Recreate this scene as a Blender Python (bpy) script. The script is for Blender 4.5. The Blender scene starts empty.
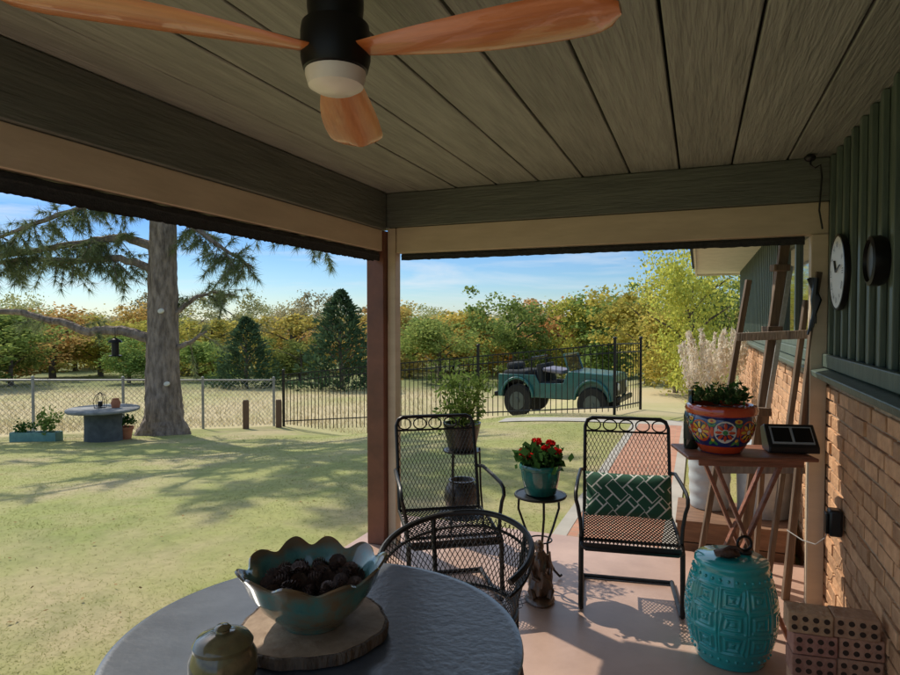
import bpy, math, random
import numpy as np
from mathutils import Vector, Matrix, Euler
random.seed(7); rng=np.random.default_rng(5)
S=bpy.context.scene; COL=S.collection
PI=math.pi; rad=math.radians
TH=rad(21.7); SN,CS=math.sin(TH),math.cos(TH); H=1.6; F=625.0
def W(px,d,z=0.0):
    r=(px-450)/F*d
    return Vector((r*CS-d*SN, r*SN+d*CS, z))
def Wp(px,py,d): return W(px,d,H-(py-321)*d/F)
def sm(t):
    t=np.clip(t,0,1); return t*t*(3-2*t)
def gza(x,y):
    D=-SN*x+CS*y
    s=.015+.080*sm((-1.5-x)/6.5)
    z=-.06-s*np.clip(D-5,0,13)-.55*sm((D-12.3)/4.2)*(1-sm((-x-5)/5))
    z=z-.03*np.clip(D-18,0,70)
    return z
def gz(x,y): return float(gza(np.float64(x),np.float64(y)))
def G(px,d):
    p=W(px,d); p.z=gz(p.x,p.y); return p
# ------------------------------------------------------------------ materials
def mat(name,c1,c2=None,rough=.6,metal=0,scale=8,stretch=(1,1,1),bump=0,bscale=None,lo=.35,hi=.65,island=0,transl=0,coat=0,objrand=0,spec=.5,dist=.01,detail=4,plain=False):
    m=bpy.data.materials.new(name); m.use_nodes=True
    nt=m.node_tree; N=nt.nodes; L=nt.links
    b=N['Principled BSDF']; out=N['Material Output']
    b.inputs['Roughness'].default_value=rough; b.inputs['Metallic'].default_value=metal
    b.inputs['Coat Weight'].default_value=coat; b.inputs['Specular IOR Level'].default_value=spec
    c2=c2 or tuple(min(1,v*.8) for v in c1)
    cr=N.new('ShaderNodeValToRGB')
    cr.color_ramp.elements[0].color=(*c1,1); cr.color_ramp.elements[1].color=(*c2,1)
    if plain:
        cr.color_ramp.elements[0].position=0; cr.color_ramp.elements[1].position=1
        g0=N.new('ShaderNodeNewGeometry'); f3=N.new('ShaderNodeMath'); f3.operation='MULTIPLY'; f3.inputs[1].default_value=3.71
        f4=N.new('ShaderNodeMath'); f4.operation='FRACT'; L.new(g0.outputs['Random Per Island'],f3.inputs[0]); L.new(f3.outputs[0],f4.inputs[0]); L.new(f4.outputs[0],cr.inputs['Fac'])
    else:
        tc=N.new('ShaderNodeTexCoord'); mp=N.new('ShaderNodeMapping'); mp.inputs['Scale'].default_value=stretch
        L.new(tc.outputs['Object'],mp.inputs['Vector'])
        no=N.new('ShaderNodeTexNoise'); no.inputs['Scale'].default_value=scale; no.inputs['Detail'].default_value=detail; no.inputs['Roughness'].default_value=.6
        L.new(mp.outputs['Vector'],no.inputs['Vector'])
        cr.color_ramp.elements[0].position=lo; cr.color_ramp.elements[1].position=hi
        L.new(no.outputs['Fac'],cr.inputs['Fac'])
    colout=cr.outputs['Color']
    for a,kind in ((island,'i'),(objrand,'o')):
        if not a: continue
        hs=N.new('ShaderNodeHueSaturation')
        if kind=='i': src=N.new('ShaderNodeNewGeometry').outputs['Random Per Island']
        else: src=N.new('ShaderNodeObjectInfo').outputs['Random']
        mr=N.new('ShaderNodeMapRange'); mr.inputs['To Min'].default_value=1-a; mr.inputs['To Max'].default_value=1+a
        L.new(src,mr.inputs['Value']); L.new(mr.outputs['Result'],hs.inputs['Value'])
        if kind=='o':
            m3=N.new('ShaderNodeMath'); m3.operation='MULTIPLY'; m3.inputs[1].default_value=7.13; m2=N.new('ShaderNodeMath'); m2.operation='FRACT'
            mr2=N.new('ShaderNodeMapRange'); mr2.inputs['To Min'].default_value=.47; mr2.inputs['To Max'].default_value=.52
            L.new(src,m3.inputs[0]); L.new(m3.outputs[0],m2.inputs[0]); L.new(m2.outputs[0],mr2.inputs['Value']); L.new(mr2.outputs['Result'],hs.inputs['Hue'])
        L.new(colout,hs.inputs['Color']); colout=hs.outputs['Color']
    if plain:
        N.remove(b); df=N.new('ShaderNodeBsdfDiffuse'); L.new(colout,df.inputs['Color'])
        t=N.new('ShaderNodeBsdfTranslucent'); L.new(colout,t.inputs['Color'])
        mx=N.new('ShaderNodeMixShader'); mx.inputs[0].default_value=transl
        L.new(df.outputs[0],mx.inputs[1]); L.new(t.outputs[0],mx.inputs[2]); L.new(mx.outputs[0],out.inputs['Surface'])
        return m
    L.new(colout,b.inputs['Base Color'])
    if bump:
        n2=N.new('ShaderNodeTexNoise'); n2.inputs['Scale'].default_value=bscale or scale*3; n2.inputs['Detail'].default_value=3
        L.new(mp.outputs['Vector'],n2.inputs['Vector'])
        bp=N.new('ShaderNodeBump'); bp.inputs['Strength'].default_value=bump; bp.inputs['Distance'].default_value=dist
        L.new(n2.outputs['Fac'],bp.inputs['Height']); L.new(bp.outputs['Normal'],b.inputs['Normal'])
    return m
def leafmat(name,c1,c2,transl=.3,island=.35,objrand=0): return mat(name,c1,c2,island=island,transl=transl,objrand=objrand,plain=True)
M={}
M['ceil']=mat('painted_ceiling_wood',(.345,.355,.305),(.185,.195,.166),rough=.55,scale=3.0,stretch=(11,.8,9),bump=.8,bscale=7,island=.12,lo=.27,hi=.76,detail=8)
M['gap']=mat('dark_gap',(.012,.013,.010),rough=.9)
M['beam']=mat('green_beam_paint',(.15,.162,.138),(.088,.097,.083),rough=.5,scale=2.5,stretch=(1,1,10),bump=.6,bscale=7,detail=6,lo=.28,hi=.74)
M['tan']=mat('tan_painted_board',(.61,.50,.36),(.53,.43,.305),rough=.6,scale=3,stretch=(1,1,4),bump=.15)
M['rust']=mat('red_brown_post_paint',(.20,.072,.042),(.125,.046,.028),rough=.42,scale=5,bump=.15)
M['urn']=mat('dark_urn_glaze',(.03,.022,.02),(.018,.014,.013),rough=.35)
M['shade']=mat('dark_shade_fabric',(.02,.022,.024),(.035,.037,.037),rough=.95,scale=40,bump=.6)
M['siding']=mat('green_siding_paint',(.125,.165,.132),(.085,.115,.093),rough=.45,scale=3,stretch=(6,6,1),bump=.3)
M['brick']=mat('orange_brown_brick',(.64,.375,.20),(.45,.235,.118),rough=.85,scale=16,bump=1,bscale=40,island=.25,lo=.3,hi=.7)
M['mortar']=mat('mortar',(.52,.39,.26),(.40,.29,.195),rough=.95,scale=30,bump=.5)
M['conc']=mat('stained_pink_concrete',(.62,.42,.325),(.41,.265,.20),rough=.4,scale=1.7,bump=.12,bscale=40,lo=.3,hi=.7,detail=7)
M['concgrey']=mat('pale_concrete',(.46,.43,.37),(.36,.34,.29),rough=.8,scale=3,bump=.2)
M['black']=mat('black_wrought_iron',(.012,.012,.013),(.02,.019,.018),rough=.42,metal=.4,scale=30,detail=2)
M['fanblk']=mat('matte_black_metal',(.016,.015,.014),rough=.38,metal=.5,detail=2)
M['lens']=mat('frosted_lens',(.84,.80,.72),(.80,.76,.68),rough=.3)
M['fanwood']=mat('orange_fan_wood',(.72,.25,.07),(.42,.115,.03),rough=.26,scale=2.0,stretch=(1.2,14,14),bump=.1,lo=.26,hi=.72,coat=.5,detail=6)
M['table']=mat('dark_slate_tabletop',(.075,.083,.096),(.115,.126,.142),rough=.25,metal=.1,scale=7,bump=.3,bscale=45,dist=.003,spec=.8,lo=.3,hi=.7)
M['jar']=mat('olive_brown_glaze',(.20,.165,.075),(.085,.065,.035),rough=.15,scale=14,coat=.6)
M['woodslice']=mat('sawn_wood',(.42,.29,.185),(.26,.165,.095),rough=.75,scale=14,bump=.3)
M['bark']=mat('rough_bark',(.17,.12,.085),(.07,.048,.035),rough=.95,scale=12,stretch=(2,2,.6),bump=1,bscale=18,dist=.03)
M['pinebark']=mat('pine_bark',(.33,.26,.21),(.13,.098,.078),rough=.95,scale=5,stretch=(2.2,2.2,.7),bump=1,bscale=6,dist=.06)
M['cone']=mat('pine_cone_scales',(.12,.06,.038),(.05,.028,.019),rough=.7,scale=30,island=.4,detail=2)
M['turq']=mat('turquoise_glaze',(.014,.42,.41),(.009,.31,.305),rough=.14,scale=5,coat=.8)
M['teal']=mat('teal_pot_glaze',(.016,.20,.17),(.025,.12,.10),rough=.15,scale=10,coat=.7)
M['terra']=mat('terracotta',(.40,.155,.075),(.30,.11,.055),rough=.8,scale=10)
M['soil']=mat('potting_soil',(.04,.026,.016),(.02,.014,.01),rough=1,scale=60,bump=1)
M['leafpot']=leafmat('pot_plant_leaf',(.08,.18,.045),(.035,.09,.022),.3)
M['fernleaf']=leafmat('light_fern_leaf',(.24,.32,.08),(.11,.19,.045),.4)
M['red']=leafmat('red_geranium',(.75,.028,.022),(.52,.014,.014),.25,.25)
M['carved']=mat('varnished_carved_wood',(.14,.07,.036),(.05,.026,.015),rough=.28,scale=9,stretch=(3,3,1),bump=.5,coat=.3)
M['rusty']=mat('rusty_metal',(.12,.058,.034),(.04,.022,.016),rough=.6,scale=25,bump=.5)
M['oldwood']=mat('weathered_brown_wood',(.25,.17,.11),(.10,.066,.045),rough=.7,scale=4,stretch=(8,8,.9),bump=.5,lo=.3,hi=.7,detail=6)
M['redwood']=mat('reddish_table_wood',(.36,.14,.08),(.20,.075,.042),rough=.45,scale=5,stretch=(1,6,6),bump=.25)
M['stepwood']=mat('brown_plank',(.28,.155,.088),(.17,.09,.05),rough=.7,scale=3,stretch=(1,8,8),bump=.4)
M['steel']=mat('galvanised_steel',(.55,.60,.63),(.40,.45,.49),rough=.42,metal=.3,scale=10)
M['tape']=mat('metal_rule',(.7,.7,.68),(.55,.55,.53),rough=.35,metal=.4,scale=50)
M['white']=mat('pale_grey_tub',(.56,.60,.61),(.46,.50,.51),rough=.5)
M['cord']=mat('grey_cord',(.30,.29,.27),rough=.5)
M['bottle']=mat('dark_green_glass',(.01,.022,.014),rough=.06,coat=.5)
M['blackplastic']=mat('black_plastic',(.016,.016,.017),rough=.35,detail=2)
M['face']=mat('clock_face_white',(.82,.83,.85),(.78,.79,.81),rough=.4)
M['dial']=mat('dull_dial',(.10,.10,.10),(.07,.07,.07),rough=.5)
M['cbrick']=mat('brown_cored_brick',(.49,.295,.18),(.33,.18,.105),rough=.85,scale=18,bump=.8,bscale=50,objrand=.2)
M['hole']=mat('brick_hole_shadow',(.05,.03,.02),rough=1)
M['navy']=mat('navy_glaze',(.015,.03,.17),(.010,.02,.11),rough=.12,coat=.8)
M['tred']=mat('orange_red_glaze',(.66,.085,.022),(.52,.055,.016),rough=.12,coat=.8)
M['tyel']=mat('yellow_glaze',(.80,.48,.04),rough=.12,coat=.8)
M['twhite']=mat('white_glaze',(.80,.78,.72),rough=.12,coat=.8)
M['tgreen']=mat('green_glaze',(.04,.26,.07),rough=.12,coat=.8)
M['succ']=leafmat('succulent_leaf',(.11,.18,.06),(.06,.10,.04),.15)
M['truck']=mat('faded_teal_truck_paint',(.016,.125,.118),(.014,.095,.09),rough=.35,coat=.4,scale=3)
M['tyre']=mat('tyre_rubber',(.016,.016,.016),rough=.85)
M['rim']=mat('dull_wheel_rim',(.10,.12,.115),rough=.5,metal=.4)
M['glass']=mat('dark_window_glass',(.02,.025,.03),rough=.05,coat=.4)
M['fencegrey']=mat('galvanised_wire',(.33,.33,.32),(.26,.26,.255),rough=.55,metal=.3,detail=2)
M['bollard']=mat('brown_timber_post',(.17,.10,.06),rough=.85,stretch=(5,5,1),bump=.4)
M['stone']=mat('weathered_grey_stone',(.26,.27,.27),(.17,.175,.175),rough=.85,scale=7,bump=.4)
M['dstone']=mat('dark_blue_grey_concrete',(.105,.118,.125),(.065,.075,.08),rough=.85,scale=7,bump=.4)
M['tealbox']=mat('teal_planter',(.14,.30,.28),(.10,.23,.22),rough=.6)
M['trunk']=mat('tree_trunk_bark',(.14,.11,.085),(.07,.056,.042),rough=.95,scale=6,bump=.6)
M['leafY']=leafmat('yellow_green_leaves',(.62,.53,.12),(.38,.40,.09),.42,.32,.18)
M['leafG']=leafmat('olive_green_leaves',(.31,.37,.105),(.17,.255,.068),.4,.3,.22)
M['leafO']=leafmat('rusty_autumn_leaves',(.62,.40,.14),(.44,.37,.11),.4,.32,.18)
M['leafE']=leafmat('dark_cedar_foliage',(.10,.155,.075),(.055,.10,.053),.15,.4)
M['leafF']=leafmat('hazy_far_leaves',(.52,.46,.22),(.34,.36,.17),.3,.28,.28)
M['needle']=leafmat('pine_needles',(.26,.30,.15),(.14,.185,.085),.4,.3)
M['blade']=leafmat('lawn_grass_blades',(.39,.38,.15),(.30,.33,.11),.35,.12)
M['dry']=leafmat('dry_tan_grass',(.58,.49,.29),(.45,.38,.20),.3,.2)
M['plume']=leafmat('cream_grass_plumes',(.86,.80,.69),(.76,.68,.55),.4,.15)
M['eave']=mat('pale_soffit',(.70,.66,.58),(.60,.57,.50),rough=.7)
M['dleaf']=leafmat('fallen_brown_leaf',(.36,.25,.12),(.28,.18,.08),.1,.25)
M['mauve']=mat('mauve_sky_reflection',(.20,.19,.25),rough=.5)  # the windshield's sky reflection, put into a flat mauve colour

def pillow_mat():
    m=mat('green_lattice_fabric',(.025,.11,.06),(.02,.09,.05),rough=.85,bump=.3,bscale=300)
    N=m.node_tree.nodes; L=m.node_tree.links; b=N['Principled BSDF']
    tc=N.new('ShaderNodeTexCoord')
    cx=N.new('ShaderNodeSeparateXYZ'); cb=N.new('ShaderNodeCombineXYZ'); L.new(tc.outputs['Object'],cx.inputs[0]); L.new(cx.outputs['X'],cb.inputs['X']); L.new(cx.outputs['Z'],cb.inputs['Y'])
    outs=[]
    for ang,loc in ((45,0.0),(-45,.03)):
        mp=N.new('ShaderNodeMapping'); mp.inputs['Rotation'].default_value=(0,0,rad(ang)); mp.inputs['Location'].default_value=(loc,loc*.5,0)
        br=N.new('ShaderNodeTexBrick'); br.inputs['Scale'].default_value=1; br.inputs['Brick Width'].default_value=.125; br.inputs['Row Height'].default_value=.0625; br.inputs['Mortar Size'].default_value=.0045; br.inputs['Mortar Smooth'].default_value=.1
        br.inputs['Color1'].default_value=(.022,.10,.055,1); br.inputs['Color2'].default_value=(.022,.10,.055,1); br.inputs['Mortar'].default_value=(.70,.70,.63,1)
        L.new(cb.outputs[0],mp.inputs['Vector']); L.new(mp.outputs[0],br.inputs['Vector']); outs.append(br.outputs['Color'])
    # each weave direction shows only on alternating bands, so the lines interlock
    ck=N.new('ShaderNodeTexChecker'); ck.inputs['Scale'].default_value=1/.125
    mp=N.new('ShaderNodeMapping'); mp.inputs['Rotation'].default_value=(0,0,rad(45)); L.new(cb.outputs[0],mp.inputs['Vector']); L.new(mp.outputs[0],ck.inputs['Vector'])
    x=N.new('ShaderNodeMix'); x.data_type='RGBA'; L.new(ck.outputs['Fac'],x.inputs[0]); L.new(outs[0],x.inputs[6]); L.new(outs[1],x.inputs[7])
    L.new(x.outputs[2],b.inputs['Base Color'])
    return m
M['pillow']=pillow_mat()
def bowl_mat():
    m=mat('mottled_teal_glaze',(.085,.235,.215),(.21,.15,.085),rough=.12,scale=13,coat=.7,lo=.44,hi=.66,detail=7)
    N=m.node_tree.nodes; L=m.node_tree.links; b=N['Principled BSDF']
    cr=[n for n in N if n.type=='VALTORGB'][0]; tc=[n for n in N if n.type=='TEX_COORD'][0]
    e_=cr.color_ramp.elements.new(.40); e_.color=(.22,.38,.33,1); cr.color_ramp.elements[0].position=.30; cr.color_ramp.elements[0].color=(.045,.15,.15,1)
    sx=N.new('ShaderNodeSeparateXYZ'); L.new(tc.outputs['Object'],sx.inputs[0])
    mr=N.new('ShaderNodeMapRange'); mr.inputs['From Min'].default_value=.138; mr.inputs['From Max'].default_value=.158; mr.inputs['To Max'].default_value=.85; L.new(sx.outputs['Z'],mr.inputs['Value'])
    x=N.new('ShaderNodeMix'); x.data_type='RGBA'; L.new(mr.outputs[0],x.inputs[0]); L.new(cr.outputs[0],x.inputs[6]); x.inputs[7].default_value=(.17,.09,.04,1)
    L.new(x.outputs[2],b.inputs['Base Color']); return m
M['glaze']=bowl_mat()
def ground_mat():
    m=mat('lawn_and_field',(.375,.365,.14),(.27,.305,.10),rough=.95,scale=.5,bump=.25,bscale=18,lo=.3,hi=.7,dist=.02,spec=.15)
    N=m.node_tree.nodes; L=m.node_tree.links; b=N['Principled BSDF']
    cr=[n for n in N if n.type=='VALTORGB'][0]
    tc=[n for n in N if n.type=='TEX_COORD'][0]
    def noise(sc,lo,hi,mx=1,det=5):
        n=N.new('ShaderNodeTexNoise'); n.inputs['Scale'].default_value=sc; n.inputs['Detail'].default_value=det; n.inputs['Roughness'].default_value=.6
        L.new(tc.outputs['Object'],n.inputs['Vector']); r=N.new('ShaderNodeMapRange'); r.inputs['From Min'].default_value=lo; r.inputs['From Max'].default_value=hi; r.inputs['To Max'].default_value=mx; L.new(n.outputs['Fac'],r.inputs['Value']); return r.outputs['Result']
    def mix(f,a,bc):
        x=N.new('ShaderNodeMix'); x.data_type='RGBA'; L.new(f,x.inputs[0])
        for s_,v in ((6,a),(7,bc)):
            if isinstance(v,tuple): x.inputs[s_].default_value=(*v,1)
            else: L.new(v,x.inputs[s_])
        return x.outputs[2]
    lawn=mix(noise(.7,.43,.64,.9),cr.outputs['Color'],(.45,.37,.215))
    lawn=mix(noise(2.6,.50,.72,.55),lawn,(.20,.225,.085))
    lawn=mix(noise(14,.42,.85,.5,4),lawn,(.20,.195,.085))
    field=mix(noise(.25,.4,.65),(.52,.43,.25),(.38,.37,.16))
    a2=N.new('ShaderNodeAttribute'); a2.attribute_name='far'
    field=mix(a2.outputs['Fac'],field,(.20,.22,.09))
    at=N.new('ShaderNodeAttribute'); at.attribute_name='lawn'
    L.new(mix(at.outputs['Fac'],field,lawn),b.inputs['Base Color'])
    return m
M['ground']=ground_mat()
def paver_mat():
    m=mat('brick_pavers',(.48,.22,.13),(.36,.15,.09),rough=.85,scale=10,bump=.3)
    N=m.node_tree.nodes; L=m.node_tree.links; b=N['Principled BSDF']
    tc=N.new('ShaderNodeTexCoord'); br=N.new('ShaderNodeTexBrick'); br.inputs['Scale'].default_value=1
    br.inputs['Brick Width'].default_value=.21; br.inputs['Row Height'].default_value=.105; br.inputs['Mortar Size'].default_value=.006
    br.inputs['Color1'].default_value=(.54,.27,.17,1); br.inputs['Color2'].default_value=(.42,.20,.125,1); br.inputs['Mortar'].default_value=(.36,.27,.19,1)
    L.new(tc.outputs['Object'],br.inputs['Vector']); L.new(br.outputs['Color'],b.inputs['Base Color'])
    return m
M['paver']=paver_mat()
# ------------------------------------------------------------------ builders
class MB:
    def __init__(s): s.v=[]; s.f=[]
    def add(s,vs,fs):
        o=len(s.v); s.v+=[tuple(v) for v in vs]; s.f+=[[i+o for i in f] for f in fs]; return s
    def box(s,c,sz,rot=None):
        x,y,z=[q/2 for q in sz]
        vs=[Vector(p) for p in ((-x,-y,-z),(x,-y,-z),(x,y,-z),(-x,y,-z),(-x,-y,z),(x,-y,z),(x,y,z),(-x,y,z))]
        if rot is not None:
            R=Euler(rot).to_matrix(); vs=[R@v for v in vs]
        c=Vector(c)
        return s.add([v+c for v in vs],[(0,3,2,1),(4,5,6,7),(0,1,5,4),(1,2,6,5),(2,3,7,6),(3,0,4,7)])
    def span(s,x0,x1,y0,y1,z0,z1): return s.box(((x0+x1)/2,(y0+y1)/2,(z0+z1)/2),(x1-x0,y1-y0,z1-z0))
    def bar(s,a,b,w,t,up=(0,0,1)):
        a=Vector(a);b=Vector(b);d=(b-a).normalized();u=Vector(up)
        if abs(d.dot(u))>.98: u=Vector((0,1,0))
        x=d.cross(u).normalized();y=x.cross(d).normalized()
        vs=[p+x*i*w/2+y*j*t/2 for p in (a,b) for i,j in ((-1,-1),(1,-1),(1,1),(-1,1))]
        return s.add(vs,[(0,1,2,3),(7,6,5,4),(0,4,5,1),(1,5,6,2),(2,6,7,3),(3,7,4,0)])
    def tube(s,pts,r,seg=6,closed=False):
        pts=[Vector(p) for p in pts]; n=len(pts)
        rs=r if isinstance(r,(list,tuple)) else [r]*n
        u=None; rings=[]
        for i,p in enumerate(pts):
            a=pts[(i-1)%n] if (closed or i>0) else p; b=pts[(i+1)%n] if (closed or i<n-1) else p
            t=(b-a)
            if t.length<1e-9: t=Vector((0,0,1))
            t.normalize()
            if u is None: u=t.orthogonal().normalized()
            u=(u-t*u.dot(t))
            if u.length<1e-6: u=t.orthogonal()
            u.normalize(); w=t.cross(u)
            rings.append([p+(u*math.cos(2*PI*k/seg)+w*math.sin(2*PI*k/seg))*rs[i] for k in range(seg)])
        vs=[v for R in rings for v in R]; fs=[]
        for i in range(n if closed else n-1):
            j=(i+1)%n
            for k in range(seg): fs.append((i*seg+k,i*seg+(k+1)%seg,j*seg+(k+1)%seg,j*seg+k))
        if not closed:
            fs.append(tuple(range(seg))[::-1]); fs.append(tuple((n-1)*seg+k for k in range(seg)))
        return s.add(vs,fs)
    def lathe(s,prof,seg=32,c=(0,0,0),fn=None):
        vs=[];fs=[];c=Vector(c);n=len(prof)
        for r,z in prof:
            for k in range(seg):
                a=2*PI*k/seg; rr,zz=(r,z) if fn is None else fn(a,r,z)
                vs.append(c+Vector((max(rr,.0004)*math.cos(a),max(rr,.0004)*math.sin(a),zz)))
        for i in range(n-1):
            for k in range(seg): fs.append((i*seg+k,i*seg+(k+1)%seg,(i+1)*seg+(k+1)%seg,(i+1)*seg+k))
        if prof[0][0]>.0005: fs.append(tuple(range(seg))[::-1])
        if prof[-1][0]>.0005: fs.append(tuple((n-1)*seg+k for k in range(seg)))
        return s.add(vs,fs)
    def prism(s,poly,y0,y1):
        n=len(poly); vs=[(x,y0,z) for x,z in poly]+[(x,y1,z) for x,z in poly]
        fs=[tuple(range(n)),tuple(range(2*n-1,n-1,-1))]+[(i,i+n,(i+1)%n+n,(i+1)%n) for i in range(n)]
        return s.add(vs,fs)
    def blob(s,c,r,seg=12,rings=8,fn=None,rot=None):
        c=Vector(c); vs=[];fs=[]; R=Euler(rot).to_matrix() if rot else Matrix.Identity(3)
        for i in range(rings+1):
            t=PI*i/rings
            for k in range(seg):
                a=2*PI*k/seg; p=Vector((max(math.sin(t),.004)*math.cos(a)*r[0],max(math.sin(t),.004)*math.sin(a)*r[1],-math.cos(t)*r[2]))
                if fn: p=p*fn(a,t)
                vs.append(c+R@p)
        for i in range(rings):
            for k in range(seg): fs.append((i*seg+k,i*seg+(k+1)%seg,(i+1)*seg+(k+1)%seg,(i+1)*seg+k))
        return s.add(vs,fs)
    def net(s,surf,Wd,Hd,sp,slope=1.0,r=.0015,step=.05,seg=3):
        span=Hd*slope
        for sg in (1,-1):
            c=-span if sg>0 else 0.0
            end=Wd if sg>0 else Wd+span
            while c<end:
                v0,v1=0.0,Hd
                if sg>0: v0=max(v0,(0-c)/slope); v1=min(v1,(Wd-c)/slope)
                else: v0=max(v0,(c-Wd)/slope); v1=min(v1,c/slope)
                if v1-v0>.004:
                    n=max(1,int((v1-v0)/step))
                    s.tube([surf(c+sg*slope*(v0+(v1-v0)*i/n),v0+(v1-v0)*i/n) for i in range(n+1)],r,seg)
                c+=sp
        return s
    def build(s,name,m,parent=None,loc=None,bevel=0,ang=40,kind=None):
        me=bpy.data.meshes.new(name); me.from_pydata(s.v,[],s.f); me.update()
        me.polygons.foreach_set('use_smooth',[True]*len(me.polygons))
        me.set_sharp_from_angle(angle=rad(ang)); me.materials.append(m)
        o=bpy.data.objects.new(name,me); COL.objects.link(o)
        if parent: o.parent=parent
        if loc is not None: o.location=loc
        if bevel:
            b=o.modifiers.new('bevel','BEVEL'); b.width=bevel; b.segments=2; b.limit_method='ANGLE'; b.angle_limit=rad(50)
        if kind: o['kind']=kind
        return o
def tag(o,label,cat,group=None,kind=None):
    if label: o['label']=label
    if cat: o['category']=cat
    if group: o['group']=group
    if kind: o['kind']=kind
    return o
def thing(name,label,cat,loc=(0,0,0),rz=0,group=None):
    o=bpy.data.objects.new(name,None); COL.objects.link(o); o.location=loc; o.rotation_euler=(0,0,rz); o.empty_display_size=.1
    return tag(o,label,cat,group)
def dup(root,loc,rz=0,label=None,scale=None):
    r=root.copy(); COL.objects.link(r); r.location=loc; r.rotation_euler=(0,0,rz)
    if label: r['label']=label
    if scale: r.scale=scale
    for ch in list(root.children):
        c=ch.copy(); COL.objects.link(c); c.parent=r
        for g in ch.children:
            d=g.copy(); COL.objects.link(d); d.parent=c
    return r
def polys(name,V,m,k=4):
    n=len(V); me=bpy.data.meshes.new(name)
    me.vertices.add(n*k); me.vertices.foreach_set('co',np.asarray(V,dtype=np.float32).reshape(-1))
    me.loops.add(n*k); me.loops.foreach_set('vertex_index',np.arange(n*k,dtype=np.int32))
    me.polygons.add(n); me.polygons.foreach_set('loop_start',np.arange(0,n*k,k,dtype=np.int32))
    try: me.polygons.foreach_set('loop_total',np.full(n,k,dtype=np.int32))
    except Exception: pass
    me.update(calc_edges=True); me.materials.append(m); return me
def meshobj(name,me,parent=None,loc=None):
    o=bpy.data.objects.new(name,me); COL.objects.link(o)
    if parent: o.parent=parent
    if loc is not None: o.location=loc
    return o
def leafquads(C,size,asp=.6,jit=.4,out=None):
    n=len(C); C=np.asarray(C)
    a=rng.normal(size=(n,3)); 
    if out is not None: a=a*.5+out
    a/=np.linalg.norm(a,axis=1,keepdims=True)+1e-9
    b=rng.normal(size=(n,3)); b-=a*(a*b).sum(1,keepdims=True); b/=np.linalg.norm(b,axis=1,keepdims=True)+1e-9
    s=size*(1+jit*rng.uniform(-1,1,(n,1)))
    A=a*s; B=b*s*asp
    return np.stack([C-A*.5, C+B*.5, C+A*.5, C-B*.5],axis=1)
# ------------------------------------------------------------------ world, sun, camera
SUNEL=rad(46); SUNDIR=Vector((-.88,.47,0)).normalized()
w=bpy.data.worlds.new('World'); S.world=w; w.use_nodes=True
N=w.node_tree.nodes; L=w.node_tree.links; bg=N['Background']
sky=N.new('ShaderNodeTexSky'); sky.sky_type='NISHITA'; sky.sun_disc=False; sky.sun_elevation=SUNEL; sky.sun_rotation=math.atan2(SUNDIR.x,SUNDIR.y)
sky.ozone_density=1.5; sky.dust_density=.6; sky.air_density=1.0
tc=N.new('ShaderNodeTexCoord')
sx=N.new('ShaderNodeSeparateXYZ'); L.new(tc.outputs['Generated'],sx.inputs[0])
gr=N.new('ShaderNodeValToRGB'); L.new(sx.outputs['Z'],gr.inputs['Fac'])
e=gr.color_ramp.elements; e[0].position=0; e[0].color=(.62,.76,.90,1); e[1].position=.60; e[1].color=(1.75,1.60,1.38,1)
n_=e.new(.06); n_.color=(.42,.61,.83,1); n_=e.new(.15); n_.color=(.26,.46,.77,1); n_=e.new(.25); n_.color=(1.4,1.34,1.22,1)
tint=N.new('ShaderNodeMix'); tint.data_type='RGBA'; tint.blend_type='MULTIPLY'; tint.inputs[0].default_value=1
L.new(sky.outputs[0],tint.inputs[6]); L.new(gr.outputs[0],tint.inputs[7])
mp=N.new('ShaderNodeMapping'); mp.inputs['Scale'].default_value=(1.3,1.3,11); mp.inputs['Location'].default_value=(.3,.1,.45); L.new(tc.outputs['Generated'],mp.inputs[0])
no=N.new('ShaderNodeTexNoise'); no.inputs['Scale'].default_value=2.4; no.inputs['Detail'].default_value=8; no.inputs['Roughness'].default_value=.6; no.inputs['Distortion'].default_value=.5; L.new(mp.outputs[0],no.inputs['Vector'])
mr=N.new('ShaderNodeMapRange'); mr.inputs['From Min'].default_value=.49; mr.inputs['From Max'].default_value=.72; mr.inputs['To Max'].default_value=.6; L.new(no.outputs['Fac'],mr.inputs['Value'])
cm=N.new('ShaderNodeMix'); cm.data_type='RGBA'; L.new(mr.outputs[0],cm.inputs[0]); L.new(tint.outputs[2],cm.inputs[6]); cm.inputs[7].default_value=(5.6,5.9,6.2,1)
L.new(cm.outputs[2],bg.inputs['Color']); bg.inputs['Strength'].default_value=.15
sl=bpy.data.lights.new('sun','SUN'); sl.energy=3.8; sl.angle=rad(.5); sl.color=(1,.92,.79)
so=bpy.data.objects.new('sun',sl); COL.objects.link(so)
dvec=Vector((SUNDIR.x*math.cos(SUNEL),SUNDIR.y*math.cos(SUNEL),math.sin(SUNEL)))
so.rotation_euler=dvec.to_track_quat('Z','Y').to_euler(); so.location=dvec*50
cam=bpy.data.cameras.new('camera'); cam.sensor_width=36; cam.lens=25.0; cam.clip_end=3000; cam.clip_start=.02
co=bpy.data.objects.new('camera',cam); COL.objects.link(co); co.location=(0,0,H); co.rotation_euler=(PI/2-math.atan(16.5/625),0,TH); S.camera=co
S.view_settings.view_transform='Standard'; S.view_settings.look='None'; S.view_settings.exposure=0
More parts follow.
